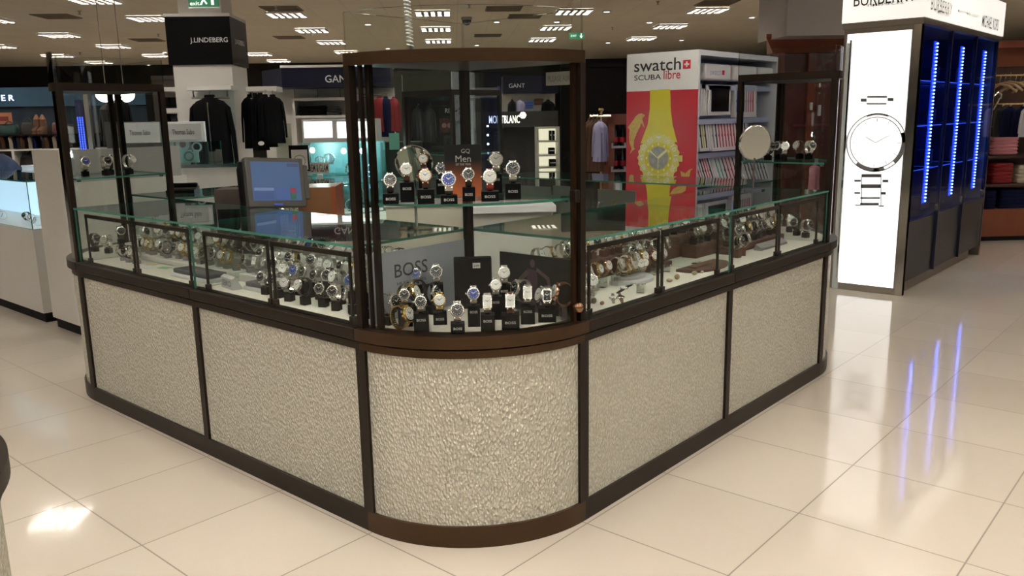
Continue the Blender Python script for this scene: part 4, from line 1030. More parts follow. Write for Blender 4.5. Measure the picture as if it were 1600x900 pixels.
t = fthing('framed_clock', 'black framed white dial picture beside the vitrine, above the till', 'picture', F)
a, b_, z0, z1 = F.r(452, 227, 483, 268, 0); MB().box(a, b_, 0, .02, z0, z1, black).build('frame', t); 
MB().box(a+.018, b_-.012, -.003, 0, z0+.015, z1-.035, letter_p).build('print', t)
b = MB(); cx_, cz_ = (a+b_)/2+.003, (z0+z1)/2-.02
for k in range(22): u = 2*PI*k/22; b.plate([(cx_+.045*math.cos(u)+dx, cz_+.045*math.sin(u)+dz) for dx, dz in ((-.004, -.003), (.004, -.003), (.004, .003), (-.004, .003))], -.0045, -.003, letter_k)
b.build('printed_marks', t)
t.location = t.location
st = fthing('picture_stand', 'plain dark easel post carrying the black framed dial picture', 'stand', F); MB().box((a+b_)/2-.01, (a+b_)/2+.01, .021, .035, 0, z1-.02, blackm).build('post', st); MB().box((a+b_)/2-.1, (a+b_)/2+.1, -.04, .14, 0, .01, blackm).build('foot', st)
t = fthing('lettered_card', 'white card with tall black letters beside the vitrine', 'sign', FD(500, 265, 6.95)); F2 = FD(500, 265, 6.95)
a, b_, z0, z1 = F2.r(482, 254, 514, 271, 0); MB().box(a, b_, 0, .01, z0, z1, letter_p).build('card', t); text('REM & GLAM', t, a+.008, b_-.008, (z0+z1)/2, -.001, letter_k, height=(z1-z0)*.7)
MB().box(a, b_, 0, .10, z0-.008, z0, clear2).build('ledge', t); MB().box((a+b_)/2-.02, (a+b_)/2+.02, .02, .06, 0, z0-.008, white).build('post', t)
t, q = boxthing('cream_board', 'pale cream folded board hanging beside the black garments', 'board', FD(446, 225, 8.8), 432, 193, 456, 258, 0, .03, mat('pale_cream_board', (.56, .56, .44), .5))
MB().box(q[0], q[1]-.0, -.02, 0, q[2], q[2]+(q[3]-q[2])*.45, MATS['pale_cream_board']).build('flap', t); MB().box((q[0]+q[1])/2-.01, (q[0]+q[1])/2+.01, .03, .05, 0, q[3], white).build('post', t)
# green garment and grey bag in the distance
F = FD(615, 215, 8.6)
t, q = boxthing('low_dark_counter', 'low dark glass counter with a pale green cloth behind the showcase', 'counter', F, 598, 222, 660, 330, 0, .4, mat('dark_counter', (.02, .025, .022), .3), down=True)
t, q = boxthing('green_cloth', 'pale green cloth hanging over the dark counter', 'cloth', F, 608, 208, 624, 234, -.03, .02, cloth_teal)

# ================================================================== BEHIND THE CORNER SHOWCASE
F = FD(790, 185, 11.5)
t = fthing('shop_fascia_unit', 'black pen shop fascia with glowing white lettering and star', 'shop fitting', F)
a, b_, z0, z1 = F.r(742, 174, 872, 199, 0); MB().box(a, b_, 0, .5, z0, z1, mat('warm_black_fascia', (.018, .016, .015), .4)).build('fascia', t)
x0, z = F.pl(764, 187, 0); x1, _ = F.pl(812, 187, 0)
text('MONTBLANC', t, x0, x1, z, -.004, letter_w, height=.105)
sx, sz = F.pl(817, 180, 0); b = MB()
for k in range(3):
    u = PI*k/3; dx, dz = .045*math.cos(u), .045*math.sin(u); nx, nz = -.016*math.sin(u), .016*math.cos(u)
    b.plate([(sx-dx-nx, sz-dz-nz), (sx+dx-nx, sz+dz-nz), (sx+dx+nx, sz+dz+nz), (sx-dx+nx, sz-dz+nz)], -.006, -.001, letter_w)
b.build('star_emblem', t, smooth=False)
MB().box(a, b_, .3, .5, 0, z0, mat('very_dark_back', (.012, .011, .012), .6)).build('back_panel', t)
F = FD(830, 135, 14)
t = fthing('shop_fascia_unit', 'small distant black fascia with grey lettering seen through the corner showcase', 'shop fitting', F)
a, b_, z0, z1 = F.r(786, 118, 872, 146, 0); MB().box(a, b_, 0, .5, z0, z1, navy).build('fascia', t)
x0, z = F.pl(795, 134, 0); x1, _ = F.pl(820, 134, 0); text('GANT', t, x0, x1, z, -.003, letter_p)
MB().box(a, b_, .45, .5, 0, z0, white).build('back_panel', t); zz = F.pl(800, 150, .1)[1]; MB().box(a, b_-.3, .1, .45, zz, zz+.05, white).build('shelf', t)
for x0_, x1_, m_, l in [(793, 808, cloth_blk, 'black'), (802, 822, cloth_lil, 'lilac'), (845, 868, cloth_blk, 'dark hooded')]:
    jacket_px(l+' garment hanging below the small distant fascia', F, x0_, 157, x1_, 200, -.1, m_, thick=.2)
stack_px(F, 820, 158, 834, 170, .12, 3, mat('bright_blue_cloth', (.06, .12, .42), .8), 'blue folded garment below the small distant fascia', 'blue folded garments far away')
stack_px(F, 836, 154, 850, 164, .12, 2, cloth_brn, 'brown folded garment below the small distant fascia', 'brown folded garments far away')
F = FD(858, 235, 9.5)
t = fthing('lit_bookcase', 'narrow glowing cream shelf niche with black boxes seen through the corner showcase', 'shelf', F)
a, b_, z0, z1 = F.r(842, 201, 872, 270, 0); niche = emit('lit_cream_niche', (1, .93, .72), .75)
MB().box(a, b_, .25, .27, z0, z1, niche).build('back_panel', t)
b = MB(); b.box(a-.02, a, 0, .27, 0, z1, cream); b.box(b_, b_+.02, 0, .27, 0, z1, cream); b.box(a-.02, b_+.02, 0, .27, z1, z1+.02, cream); b.build('frame', t)
for y in (221, 243, 262): z = F.pl(857, y, 0)[1]; MB().box(a, b_, .0, .25, z-.01, z+.01, cream).build('shelf', t)
for i, (x0, y0, x1, y1) in enumerate([(859, 204, 862, 219), (864, 204, 867, 219), (858, 231, 867, 241), (859, 249, 869, 261)]):
    tt, q = boxthing('black_box', 'small black box on the glowing shelves, '+['left of the top pair', 'right of the top pair', 'middle shelf', 'lower shelf'][i], 'box', F, x0, y0, x1, y1, .05, .12, blackm); MB().box(q[0]+.005, q[1]-.005, .046, .05, (q[2]+q[3])/2, (q[2]+q[3])/2+.01, letter_p).build('label', tt)
# blue glass stand
F = FD(760, 220, 8.0)
t = fthing('blue_glass_stand', 'tall stand of dark blue tinted glass with pale column behind the corner showcase', 'display case', F)
a, b_, z0, z1 = F.r(752, 152, 783, 300, 0)
MB().pane(a, b_, 0, .01, 0, z1, glass('deep_blue_glass', (.55, .60, .85), 1.0), mat('blue_edge', (.1, .15, .6), .3)).build('front_glass', t)
MB().box(b_-.02, b_, -.01, .015, 0, z1+.1, mat('dark_blue_post', (.02, .03, .10), .3)).build('post', t)
xa, xb = F.pl(727, 200, .3)[0], F.pl(741, 200, .3)[0]; MB().tube(((xa+xb)/2, .4, 0), ((xa+xb)/2, .4, z1-.02), (xb-xa)/2, mat('pale_blue_column', (.33, .42, .48), .4), 20).build('column', t)
MB().box(xa, b_, .0, .5, z1, z1+.09, mat('grey_header_board', (.10, .10, .10), .4)).build('header', t)
b = MB()
for k in range(4): z = F.pl(766, 197+14*k, -.004)[1]; xx = F.pl(762, 200, 0)[0]; b.box(xx-.008, xx+.008, -.006, -.001, z-.008, z+.008, led_b)
b.build('lamp', t)
t = fthing('dark_wardrobe_case', 'dark glazed case with hanging garments and small red poster behind the showcase', 'display case', FD(685, 230, 9.4)); F = FD(685, 230, 9.4)
a, b_, z0, z1 = F.r(636, 150, 722, 300, 0)
MB().box(a, b_, .5, .55, 0, z1, mat('deep_grey_back', (.02, .02, .02), .6)).build('back_panel', t)
b = MB(); [b.box(x, x+.03, 0, .55, 0, z1, black) for x in (a, b_-.03)]; b.box(a, b_, 0, .55, z1, z1+.04, black); b.build('frame', t); MB().pane(a+.03, b_-.03, .0, .006, .4, z1, clear2, green_edge).build('front_glass', t)
for x0_, x1_, l in [(643, 664, 'left'), (662, 682, 'right')]:
    jacket_px('dim grey garment hanging in the dark glazed case, '+l+' one', F, x0_, 168, x1_, 222, .25, mat('mid_grey_cloth', (.12, .12, .13), .8), thick=.15)
for (x0, y0, x1, y1, m_, l, tx) in [(687, 165, 708, 181, blackm, 'black sign with two slanted grey letters', 'RD'), (687, 185, 708, 207, mat('dark_red_print', (.10, .012, .015), .5), 'dark red poster with two pale discs', None)]:
    tt, q = boxthing('poster', l+' in the dark glazed case', 'poster', F, x0, y0, x1, y1, .02, .008, m_)
    if tx: text(tx, tt, q[0]+.06, q[1]-.01, (q[2]+q[3])/2, .018, letter_p, height=.05)
    else: b = MB(); [b.plate(disc(12, .028, .028, q[0]+.05+.06*k, (q[2]+q[3])/2), .017, .02, mat('pale_red_print', (.4, .2, .17), .5)) for k in (0, 1)]; b.build('printed_disc', tt)

# ================================================================== CLOTHES AND WOOD SHELF RIGHT OF THE CORNER SHOWCASE
F = FD(935, 200, 9.5)
rl = fthing('garment_rail', 'brass garment rail with brown jackets and a lilac shirt right of the showcase', 'rail', F)
x0, z = F.pl(922, 182, 0); x1, _ = F.pl(954, 181, 0); xm = F.pl(940, 181, 0)[0]
MB().tube((x0, 0, z), (x1, 0, z), .014, brass).build('bar', rl); MB().tube((xm, .03, 0), (xm, .03, z+.05), .014, brass).build('post', rl); MB().lathe([(.02, z+.05), (.034, z+.07), (.02, z+.09)], brass, n=12, M=Matrix.Translation((xm, .03, 0))).build('finial', rl)
MB().lathe([(.2, 0), (.2, .02), (.03, .04)], brass, n=20, M=Matrix.Translation((xm, .03, 0))).build('foot', rl)
for i, x in enumerate((908, 914, 920)):
    jacket_px(f'brown jacket on the brass rail, {ORD[i]} from the left', F, x, 188, x+26, 268, .12-.10*i, cloth_brn, group='brown jackets on the brass rail', thick=.08)
jacket_px('lilac shirt hanging on the brass rail next to the wooden shelf', F, 925, 190, 950, 252, -.22, cloth_lil, name='shirt', cat='shirt', thick=.25)
F = FD(965, 220, 9.8)
t = fthing('wooden_shelf_unit', 'red brown wooden shelf unit left of the red poster', 'shelf', F)
a, b_, z0, z1 = F.r(951, 178, 990, 300, 0)
b = MB(); b.box(a, a+.07, 0, .4, 0, z1, wood_red); b.box(b_, b_+.05, 0, .4, 0, z1, wood_red); b.box(a, b_, 0, .4, z1-.12, z1, wood_red); b.build('frame', t); MB().box(a, b_, .38, .4, 0, z1, wood_dk).build('back_panel', t)
for k, y in enumerate((230, 267)):
    z = F.pl(965, y, -.02)[1]; b = MB(); b.box(a+.03, b_, -.02, .36, z-.012, z+.012, whiter); [b.box(xx, xx+.02, -.02, 0, z+.012, z+.05, whiter) for xx in (a+.03, a+.18)]; b.build('shelf', t)
    for i, x in enumerate((961, 972)):
        xx = F.pl(x, y, .12)[0]; tt = thing('bottle', f'dark bottle with red label on the {"upper" if k == 0 else "lower"} wooden shelf, {"left" if i == 0 else "right"}', 'bottle', F.m@Vector((xx, .12, z+.0125)), F.rot, 'bottles on the wooden shelf')
        MB().lathe([(.035, 0), (.035, .15), (.014, .20), (.014, .24)], mat('dark_bottle_glass', (.01, .01, .01), .1), n=14).build('body', tt); MB().lathe([(.0355, .04), (.0355, .10)], mat('red_label', (.5, .02, .03), .5), n=14).build('label', tt)
# dark back wall in the middle distance
for (px0, px1, D, l, m_) in [(877, 985, 11.5, 'dark brown partition wall right of the corner showcase', mat('near_black_partition', (.004, .003, .003), .8, spec=.1)), (245, 300, 13, 'dark brown shop wall left of the column', mat('brown_black_wall', (.03, .022, .016), .7))]:
    F = FD((px0+px1)/2, 150, D); t = fthing('dark_partition', l, 'partition', F); a, b_, z0, z1 = F.r(px0, 98 if px0 > 500 else 118, px1, 300, 0); MB().box(a, b_, 0, .1, 0, z1, m_).build('panel', t)
    MB().box(a, b_, -.02, 0, z1-.06, z1, m_).build('top_rail', t)

# ================================================================== RED POSTER STAND
SX, SY, SZ = 4.2, 2.81, 2.15
t = thing('poster_kiosk', 'white freestanding kiosk with red watch poster on one face and watch shelves on the other', 'kiosk', (SX, SY, 0), 0)
KF = Fr((SX, SY), -PI/2)      # face towards -X : local x runs to -Y ; face spans x from -w to 0
KS = Fr((SX, SY), 0)          # shelf face towards -Y : local x runs to +X
wA = -KF.pl(980, 84, 0)[0]; wB = KS.pl(1216, 86, 0)[0]
kw = mat('kiosk_white', (.74, .75, .80), .35)
MB().box(.002, .03, 0, wA, 0, SZ, kw).build('poster_wall', t); MB().box(0.03, wB, wA*.55, wA, 0, SZ, mat('kiosk_pale_blue', (.52, .56, .74), .4)).build('rear_wall', t)
MB().box(wB-.03, wB, 0, wA*.55, 0, SZ, kw).build('end_wall', t); MB().box(.03, wB-.03, 0, wA*.55, SZ-.05, SZ, kw).build('roof', t)
MB().box(.03, wB-.03, 0.0, wA*.55, 0, .55, kw).build('cupboard', t)
def wm(b, name, parent_m=None, **k):     # build something drawn in the poster frame and hang it in the kiosk
    b.v = [tuple(parent_m@Vector(v)) for v in b.v]; return b.build(name, t, **k)
PM = Matrix.Rotation(-PI/2, 4, 'Z')
red_p = mat('poster_red', (.42, .012, .025), .35); yel = mat('poster_yellow', (.60, .53, .02), .35); yel2 = mat('poster_pale_yellow', (.66, .62, .16), .35); yel3 = mat('poster_cream_yellow', (.78, .76, .42), .4)
zr = KF.pl(1040, 141, -.003)[1]; zb = KF.pl(1030, 352, -.003)[1]
b = MB(); b.box(-wA, 0, -.003, .0, zb, zr, red_p); wm(b, 'red_poster', PM)
b = MB(); b.box(-wA, 0, -.003, .0, zr, SZ, letter_p); wm(b, 'poster_header', PM)
def kp(x, y): return KF.pl(x, y, -.004)
def poly(pts, mt, y0=-.006, y1=-.003): return MB().plate([kp(*p) for p in pts], y0, y1, mt)
lf = [(1013, 141), (1012, 175), (1008, 205), (1000, 222)]; rt = [(1075, 222), (1060, 205), (1048, 175), (1046, 139)]
wm(poly([(1016, 141), (1015.5, 170), (1012, 195), (1001, 224), (1058, 222), (1051, 195), (1048, 170), (1047, 139)][::-1], yel), 'printed_strap', PM)
wm(poly([(1006, 268), (1011, 300), (1014, 352), (1045, 350), (1046, 300), (1050, 268)][::-1], yel), 'printed_strap', PM)
cx_, cz_ = kp(1029, 247); rr = abs(kp(1062, 247)[0]-cx_)
pts = []
for i in range(96): r_ = rr*(1.0+.03*math.cos(24*2*PI*i/96)); pts.append((cx_+r_*math.cos(2*PI*i/96), cz_+r_*math.sin(2*PI*i/96)))
b = MB(); b.plate(pts, -.008, -.006, yel2); b.box(cx_+rr*.98, cx_+rr*1.13, -.008, -.006, cz_-.03, cz_+.03, yel2); wm(b, 'printed_bezel', PM)
b = MB(); b.plate(disc(48, rr*.66, rr*.66, cx_, cz_), -.0095, -.008, yel); wm(b, 'printed_ring', PM)
b = MB(); b.plate(disc(40, rr*.48, rr*.48, cx_, cz_), -.011, -.0095, mat('poster_grey_movement', (.30, .30, .27), .4, var=.5, vs=25)); wm(b, 'printed_movement', PM)
b = MB()
for k in range(12): u = 2*PI*k/12; b.plate(disc(8, .010, .014, cx_+rr*.57*math.cos(u), cz_+rr*.57*math.sin(u)), -.0112, -.0095, yel3)
b.plate([(cx_-.01, cz_), (cx_+.01, cz_-.01), (cx_-rr*.40, cz_+rr*.34), (cx_-rr*.44, cz_+rr*.28)][::-1], -.0125, -.011, yel3); b.plate([(cx_, cz_-.012), (cx_+rr*.44, cz_+rr*.30), (cx_+rr*.38, cz_+rr*.38), (cx_-.012, cz_+.01)], -.0125, -.011, yel3)
b.plate([(cx_-.003, cz_-rr*.45), (cx_+.003, cz_-rr*.45), (cx_+.003, cz_+.02), (cx_-.003, cz_+.02)], -.013, -.0125, yel3); wm(b, 'printed_hands', PM)
for k, s_ in enumerate(['05', '10', '15', '20', '25', '30', '35', '40', '45', '50', '55']):
    u = PI/2-2*PI*(k+1)/12; M = PM@Matrix.Translation((cx_+rr*.82*math.cos(u), 0, cz_+rr*.82*math.sin(u)))@Matrix.Rotation(-(u-PI/2), 4, 'Y')
    text(s_, t, -.032, .032, 0, -.0085, letter_p, 'printed_number', height=.042, M=M)
b = MB(); b.plate([(cx_-.03, cz_+rr*.9), (cx_, cz_+rr*.76), (cx_+.03, cz_+rr*.9)], -.0085, -.008, letter_p); wm(b, 'printed_triangle', PM)
gld = mat('poster_gold', (.50, .34, .08), .4, var=.4, vs=60)
wm(poly([(1002, 177), (998, 178), (993, 182), (988, 190), (981, 199), (984, 203), (983, 212), (984, 224), (987, 232), (984, 241), (989, 235), (992, 233), (990, 228), (991, 218), (995, 208), (1000, 198), (1002, 192), (1007, 200), (1005, 191), (1003, 186), (1008, 180)][::-1], gld), 'printed_dolphin', PM)
wm(poly([(1063, 267), (1065, 277), (1077, 276), (1079, 267), (1083, 263), (1077, 265), (1071, 271)], gld), 'printed_tail', PM)
wm(poly([(1046, 304), (1052, 295), (1060, 291), (1072, 291), (1071, 298), (1064, 302), (1054, 303)], gld), 'printed_dolphin', PM)
wm(poly([(982, 276), (986, 275), (990, 280), (992, 286), (984, 285)], gld), 'printed_tail', PM)
def kt(s_, x0, x1, y, mt, h, name='lettering', rotx=None):
    a_, z_ = kp(x0, y); c_, _ = kp(x1, y); text(s_, t, a_, c_, z_, -.0045, mt, name, height=h, M=PM)
kt('swatch', 991, 1064, 103.5, letter_k, .115)
kt('SCUBA', 991, 1033, 122, letter_k, .05)
kt('libre', 1037, 1063, 117, mat('poster_script_red', (.5, .01, .03), .4), .085)
b = MB(); ax_, az_ = kp(1067.5, 94); bx_, bz_ = kp(1079, 107)
b.box(ax_, bx_, -.006, -.003, bz_, az_, mat('flag_red', (.55, .01, .03), .4)); mx_, mz_ = (ax_+bx_)/2, (az_+bz_)/2; q_ = (bx_-ax_)
b.box(mx_-q_*.33, mx_+q_*.33, -.0075, -.006, mz_-q_*.10, mz_+q_*.10, letter_p); b.box(mx_-q_*.10, mx_+q_*.10, -.0075, -.006, mz_-q_*.33, mz_+q_*.33, letter_p); wm(b, 'cross_emblem', PM)
# shelf side
def sp_(x, y, yy=.0): return KS.pl(x, y, yy)
dz_lit = mat('shelf_blue_grey', (.42, .46, .62), .5)
for y0 in (133, 186, 238, 292):
    z = sp_(1110, y0, .1)[1]; MB().box(.03, wB-.03, .06, wA*.55, z-.05, z, dz_lit).build('shelf', t)
z1_ = sp_(1110, 96, .05)[1]; z0_ = sp_(1110, 122, .05)[1]
xs_ = [sp_(x, 110, .05)[0] for x in (1099, 1140, 1144, 1180, 1184, 1214)]
for k in range(3):
    o = MB().box(max(.035, xs_[2*k]), min(wB-.035, xs_[2*k+1]), .03, .2, z0_-.02, z1_-.02, whiter).build('header_block', t, bevel=.02)
a_ = xs_[0]; text('swatch', t, a_+.10, a_+.32, (z0_+z1_)/2-.02, .0285, mat('pale_grey_logo', (.42, .44, .52), .5), height=.06)
MB().box(a_+.34, a_+.385, .026, .03, (z0_+z1_)/2-.045, (z0_+z1_)/2+.0, MATS['flag_red']).build('cross_emblem', t)
# trays and tablet on the shelves: separate things
SWC = {}
def strip_watch(c, L_):
    k = (c, L_)
    if k not in SWC:
        m_ = mat('strap_'+c, {'red': (.50, .02, .05), 'black': (.015, .015, .02), 'white': (.75, .75, .76), 'blue': (.03, .16, .55), 'green': (.05, .42, .33), 'pink': (.65, .12, .25), 'grey': (.25, .27, .3), 'yellow': (.6, .6, .05)}[c], .4)
        b = MB(); b.box(-.008, .008, -.004, 0, -L_/2, L_/2, m_); b.lathe([(.017, -.006), (.017, .0)], m_, n=12, M=Matrix.Rotation(PI/2, 4, 'X')); SWC[k] = b.build('slim_watch', cat='watch')
        SWC[k]['label'] = 'x'
    return SWC[k]
def kiosk_tray(x0, y0, x1, y1, yy, lean, cols, label, L_=.22):
    a_, _ = sp_(x0, (y0+y1)/2, yy); c_, _ = sp_(x1, (y0+y1)/2, yy); zt_ = sp_((x0+x1)/2, y0, yy)[1]; zb_ = sp_((x0+x1)/2, y1, yy)[1]
    a_ = max(.04, a_); c_ = min(wB-.035, c_)
    H = zt_-zb_; tt = thing('display_tray', label, 'tray', (SX+(a_+c_)/2, SY+yy-lean*.0, zb_), 0)
    M = Matrix.Rotation(-lean, 4, 'X'); w = (c_-a_)/2; hh = H/math.cos(lean)
    MB().box(-w, w, 0, .03, 0, hh, whiter, M).build('board', tt, bevel=0)
    for xx in (-w, w-.012): MB().box(xx, xx+.012, -.012, 0, 0, hh, whiter, M).build('rim', tt)
    n = len(cols)
    for i, c in enumerate(cols):
        o = strip_watch(c, L_)
        loc = Vector((SX+(a_+c_)/2, SY+yy, zb_)) + M@Vector((-w+.04+(2*w-.08)*(i+.5)/n, -.001, hh*.5))
        if o.name in USED: o2 = o.copy(); col.objects.link(o2)
        else: o2 = o; USED.add(o.name)
        o2.matrix_basis = Matrix.Translation(loc)@Matrix.Rotation(-lean, 4, 'X'); o2['label'] = f'slim {c} watch on the {label.split(",")[0]}'[:110]; o2['group'] = 'slim '+c+' watches, '+label.split(',')[0]
    return tt
kiosk_tray(1093, 132, 1103, 181, .06, 0, ['white', 'white'], 'upper left kiosk tray, narrow and white')
kiosk_tray(1147, 133, 1181, 183, .06, .02, ['blue', 'blue', 'white', 'black', 'grey', 'pink', 'pink', 'red'], 'upper right kiosk tray, with blue to pink watches')
kiosk_tray(1093, 188, 1110, 236, .04, .15, ['black', 'yellow', 'black'], 'middle left kiosk tray, partly hidden by the edge', .24)
kiosk_tray(1112, 187, 1172, 234, .04, .15, ['grey', 'black', 'red', 'red', 'red', 'red', 'red', 'red', 'black', 'grey', 'black', 'black'], 'middle kiosk tray, full of red watches', .24)
kiosk_tray(1093, 245, 1122, 290, .0, .35, ['red', 'grey', 'black', 'red', 'pink', 'black'], 'lower left kiosk tray, slanting', .26)
kiosk_tray(1124, 243, 1166, 288, .0, .35, ['green', 'green', 'black', 'red', 'red', 'black', 'black'], 'lower middle kiosk tray, slanting', .26)
kiosk_tray(1168, 241, 1208, 286, .0, .35, ['black', 'black', 'black', 'grey', 'black', 'black', 'black'], 'lower right kiosk tray, slanting', .26)
tt = thing('tablet_screen', 'black tablet screen in a white surround on the upper kiosk shelf', 'screen', (SX, SY, 0), 0)
a_, zt_ = sp_(1108, 132, .06); c_, zb_ = sp_(1141, 180, .06)
MB().box(a_, c_, .06, .09, zb_, zt_, whiter).build('surround', tt, bevel=.006); qa, qt = sp_(1112, 138, .06); qc, qb = sp_(1138, 174, .06); MB().box(qa, qc, .055, .06, qb, qt, mat('black_screen', (.004, .004, .005), .12)).build('screen', tt)

# ================================================================== RED WOOD SHOP AND PILLAR BEHIND THE KIOSK
F = FD(1255, 150, 10.0)
t = fthing('wooden_shop_front', 'red brown panelled wooden shop front with moulded cornice behind the right showcase', 'shop fitting', F)
a, b_, z0, z1 = F.r(1218, 80, 1330, 350, 0)
wall_w = mat('panelled_mahogany', (.085, .024, .014), .4, var=.5, vs=4)
MB().box(a, b_+.8, .3, .4, 0, z1, wall_w).build('back_panel', t)
MB().box(a, a+.10, .2, .42, 0, z1, wood_red).build('pilaster', t); MB().box(a+.42, a+.52, .25, .42, 0, z1, wood_red).build('pilaster', t)
b = MB(); pr = [(.2, z1), (-.02, z1+.16), (-.02, z1+.20), (.4, z1+.20), (.4, z1)]
vs = [(a-.22 if k in (1, 2) else a-.05, y, z) for k, (y, z) in enumerate(pr)]+[(b_+.8, y, z) for y, z in pr]
b.add(vs, [(0,1,2,3,4), (9,8,7,6,5), (0,5,6,1), (1,6,7,2), (2,7,8,3), (3,8,9,4), (4,9,5,0)], wood_red); b.build('cornice', t, smooth=False)
x0, z = F.pl(1268, 196, .2); MB().box(x0-.2, x0+.35, .24, .3, z-.012, z+.012, wood_red).build('rail', t)
jacket_px('pink red garment low behind the right showcase', F, 1262, 258, 1282, 296, .12, cloth_pink, sleeves=False, name='scarf', cat='garment', hanger=False)
for i, x in enumerate((1266, 1279)): tt, q = boxthing('white_bottle', 'small white bottle on the wooden rail, '+['left', 'right'][i], 'bottle', F, x, 160+4*i, x+4, 172+9*i, .2, .04, letter_p)
F = FD(1275, 45, 9.4)
t = fthing('pillar', 'plain grey beige ceiling pillar above the wooden shop front', 'pillar', F)
a, _ = F.pl(1229, 40, 0); b_, _ = F.pl(1345, 40, 0); MB().box(a, b_, 0, .9, 2.4, CEIL, mat('grey_beige_plaster', (.36, .32, .29), .7)).build('shaft', t); MB().box(a-.01, b_+.01, -.01, .91, CEIL-.03, CEIL, white).build('collar', t)

# ================================================================== WHITE LIGHT BOX WITH WATCH AND BLUE CABINET
LX, LY, HW = 4.42, .935, .62
t = thing('light_box_cabinet', 'tall cabinet with glowing white watch panel and blue lit glass doors at the right', 'display case', (LX, LY, 0), 0)
LF = Fr((LX, LY), -PI/2); LS = Fr((LX, LY), 0); LL = 2.66
glow = emit('glowing_white_panel', (1, .99, .97), 1.15); glow2 = emit('glowing_header', (1, .97, .90), .72)
MB().box(0, .05, 0, HW, 0, 2.24, steelb).build('front_frame', t)
b = MB(); b.box(-HW+.03, -.075, -.006, 0, .06, 2.20, glow); b.v = [tuple(PM@Vector(v)) for v in b.v]; b.build('glowing_panel', t)
MB().box(-.012, .05, .0, .06, .0, 2.24, mat('bright_corner_steel', (.6, .58, .56), .18, 1.)).build('corner_post', t)
MB().box(-.02, LL+.03, -.02, HW+.01, 2.24, 2.29, steelb).build('header_rail', t)
MB().box(-.02, LL+.03, -.03, HW+.02, 2.29, 2.62, glow2).build('header', t)
def lt(s_, fr_, M, x0, x1, y, h, mt, yy=-.001):
    a_, z_ = fr_.pl(x0, y, yy); c_, _ = fr_.pl(x1, y, yy); text(s_, t, a_, c_, z_, yy, mt, height=h, M=M)
lt('BURBERRY', LF, PM, 1334, 1432, 1, .10, letter_k, -.022); lt('TIMEPIECES', LF, PM, 1353, 1411, 9, .022, letter_g, -.022)
lt('BURBERRY', LS, None, 1455, 1489, 5, .10, mat('faded_grey_print', (.45, .44, .42), .5), -.032); lt('TIMEPIECES', LS, None, 1461, 1483, 17, .03, MATS['faded_grey_print'], -.032)
lt('MARC BY MARC JACOBS', LS, None, 1497, 1529, 17, .035, MATS['faded_grey_print'], -.032); lt('MICHAEL KORS', LS, None, 1535, 1561, 32, .11, letter_k, -.032)
# printed watch on the glowing panel
def lpx(x, y): return LF.pl(x, y, -.008)
gp1 = mat('print_dark_grey', (.10, .10, .11), .4); gp2 = mat('print_mid_grey', (.30, .30, .32), .4); gp3 = mat('print_light_grey', (.55, .55, .57), .4)
def lpoly(pts, mt, name): b = MB(); b.plate([lpx(*p) for p in pts], -.009, -.006, mt); b.v = [tuple(PM@Vector(v)) for v in b.v]; b.build(name, t, smooth=False)
def lrect(x0, y0, x1, y1, mt, name='printed_link'): lpoly([(x0, y1), (x1, y1), (x1, y0), (x0, y0)], mt, name)
for r_ in [(1355, 149.5, 1386, 153, gp2), (1354, 161, 1385, 163.5, gp2), (1345, 154, 1354, 159, gp1), (1387, 153, 1396, 158, gp1), (1346, 272, 1377, 277, gp1), (1345, 288, 1376, 294, gp1), (1344, 308, 1375, 311, gp2), (1344, 317, 1373, 321, gp1),
           (1335, 281, 1345, 284, gp1), (1379, 281, 1388, 285, gp1), (1335, 300, 1344, 303, gp1), (1376, 300, 1384, 304, gp1), (1336, 320, 1344, 321.5, gp1), (1373, 321, 1381, 323, gp1), (1346, 272, 1347.2, 321, gp3), (1376, 272, 1377.2, 321, gp3)]: lrect(*r_)
cx_, cz_ = lpx(1368, 223); r1 = abs(lpx(1416, 223)[0]-cx_)
for (rr0, rr1, u0, u1, m_) in [(.965, 1.0, 0, 2*PI, gp3), (.85, .88, 0, 2*PI, gp3), (.87, .99, -.25*PI, .12*PI, gp2), (.87, .99, -.72*PI, -.38*PI, gp2), (.88, .98, -.50*PI, -.44*PI, gp1), (.88, .98, .0, .12*PI, gp1), (.93, .99, .38*PI, .62*PI, gp3)]:
    b = MB(); b.arc(r1*rr0, r1*rr1, u0, u1, .0, .0035, m_, n=40); M = PM@Matrix.Translation((cx_, -.006, cz_))@Matrix.Rotation(PI/2, 4, 'X'); b.v = [tuple(M@Vector(v)) for v in b.v]; b.build('printed_ring', t, smooth=False)
b = MB()
for k in range(12):
    u = 2*PI*k/12; M = Matrix.Translation((cx_, 0, cz_))@Matrix.Rotation(-u, 4, 'Y'); b.box(-.0025, .0025, -.008, -.006, r1*.70, r1*.83, gp3, M)
for u, L_ in ((1.05, .52), (-1.05, .40)): b.box(-.003, .003, -.009, -.008, 0, r1*L_, gp3, Matrix.Translation((cx_, 0, cz_))@Matrix.Rotation(u, 4, 'Y'))
b.v = [tuple(PM@Vector(v)) for v in b.v]; b.build('printed_dial_marks', t, smooth=False)
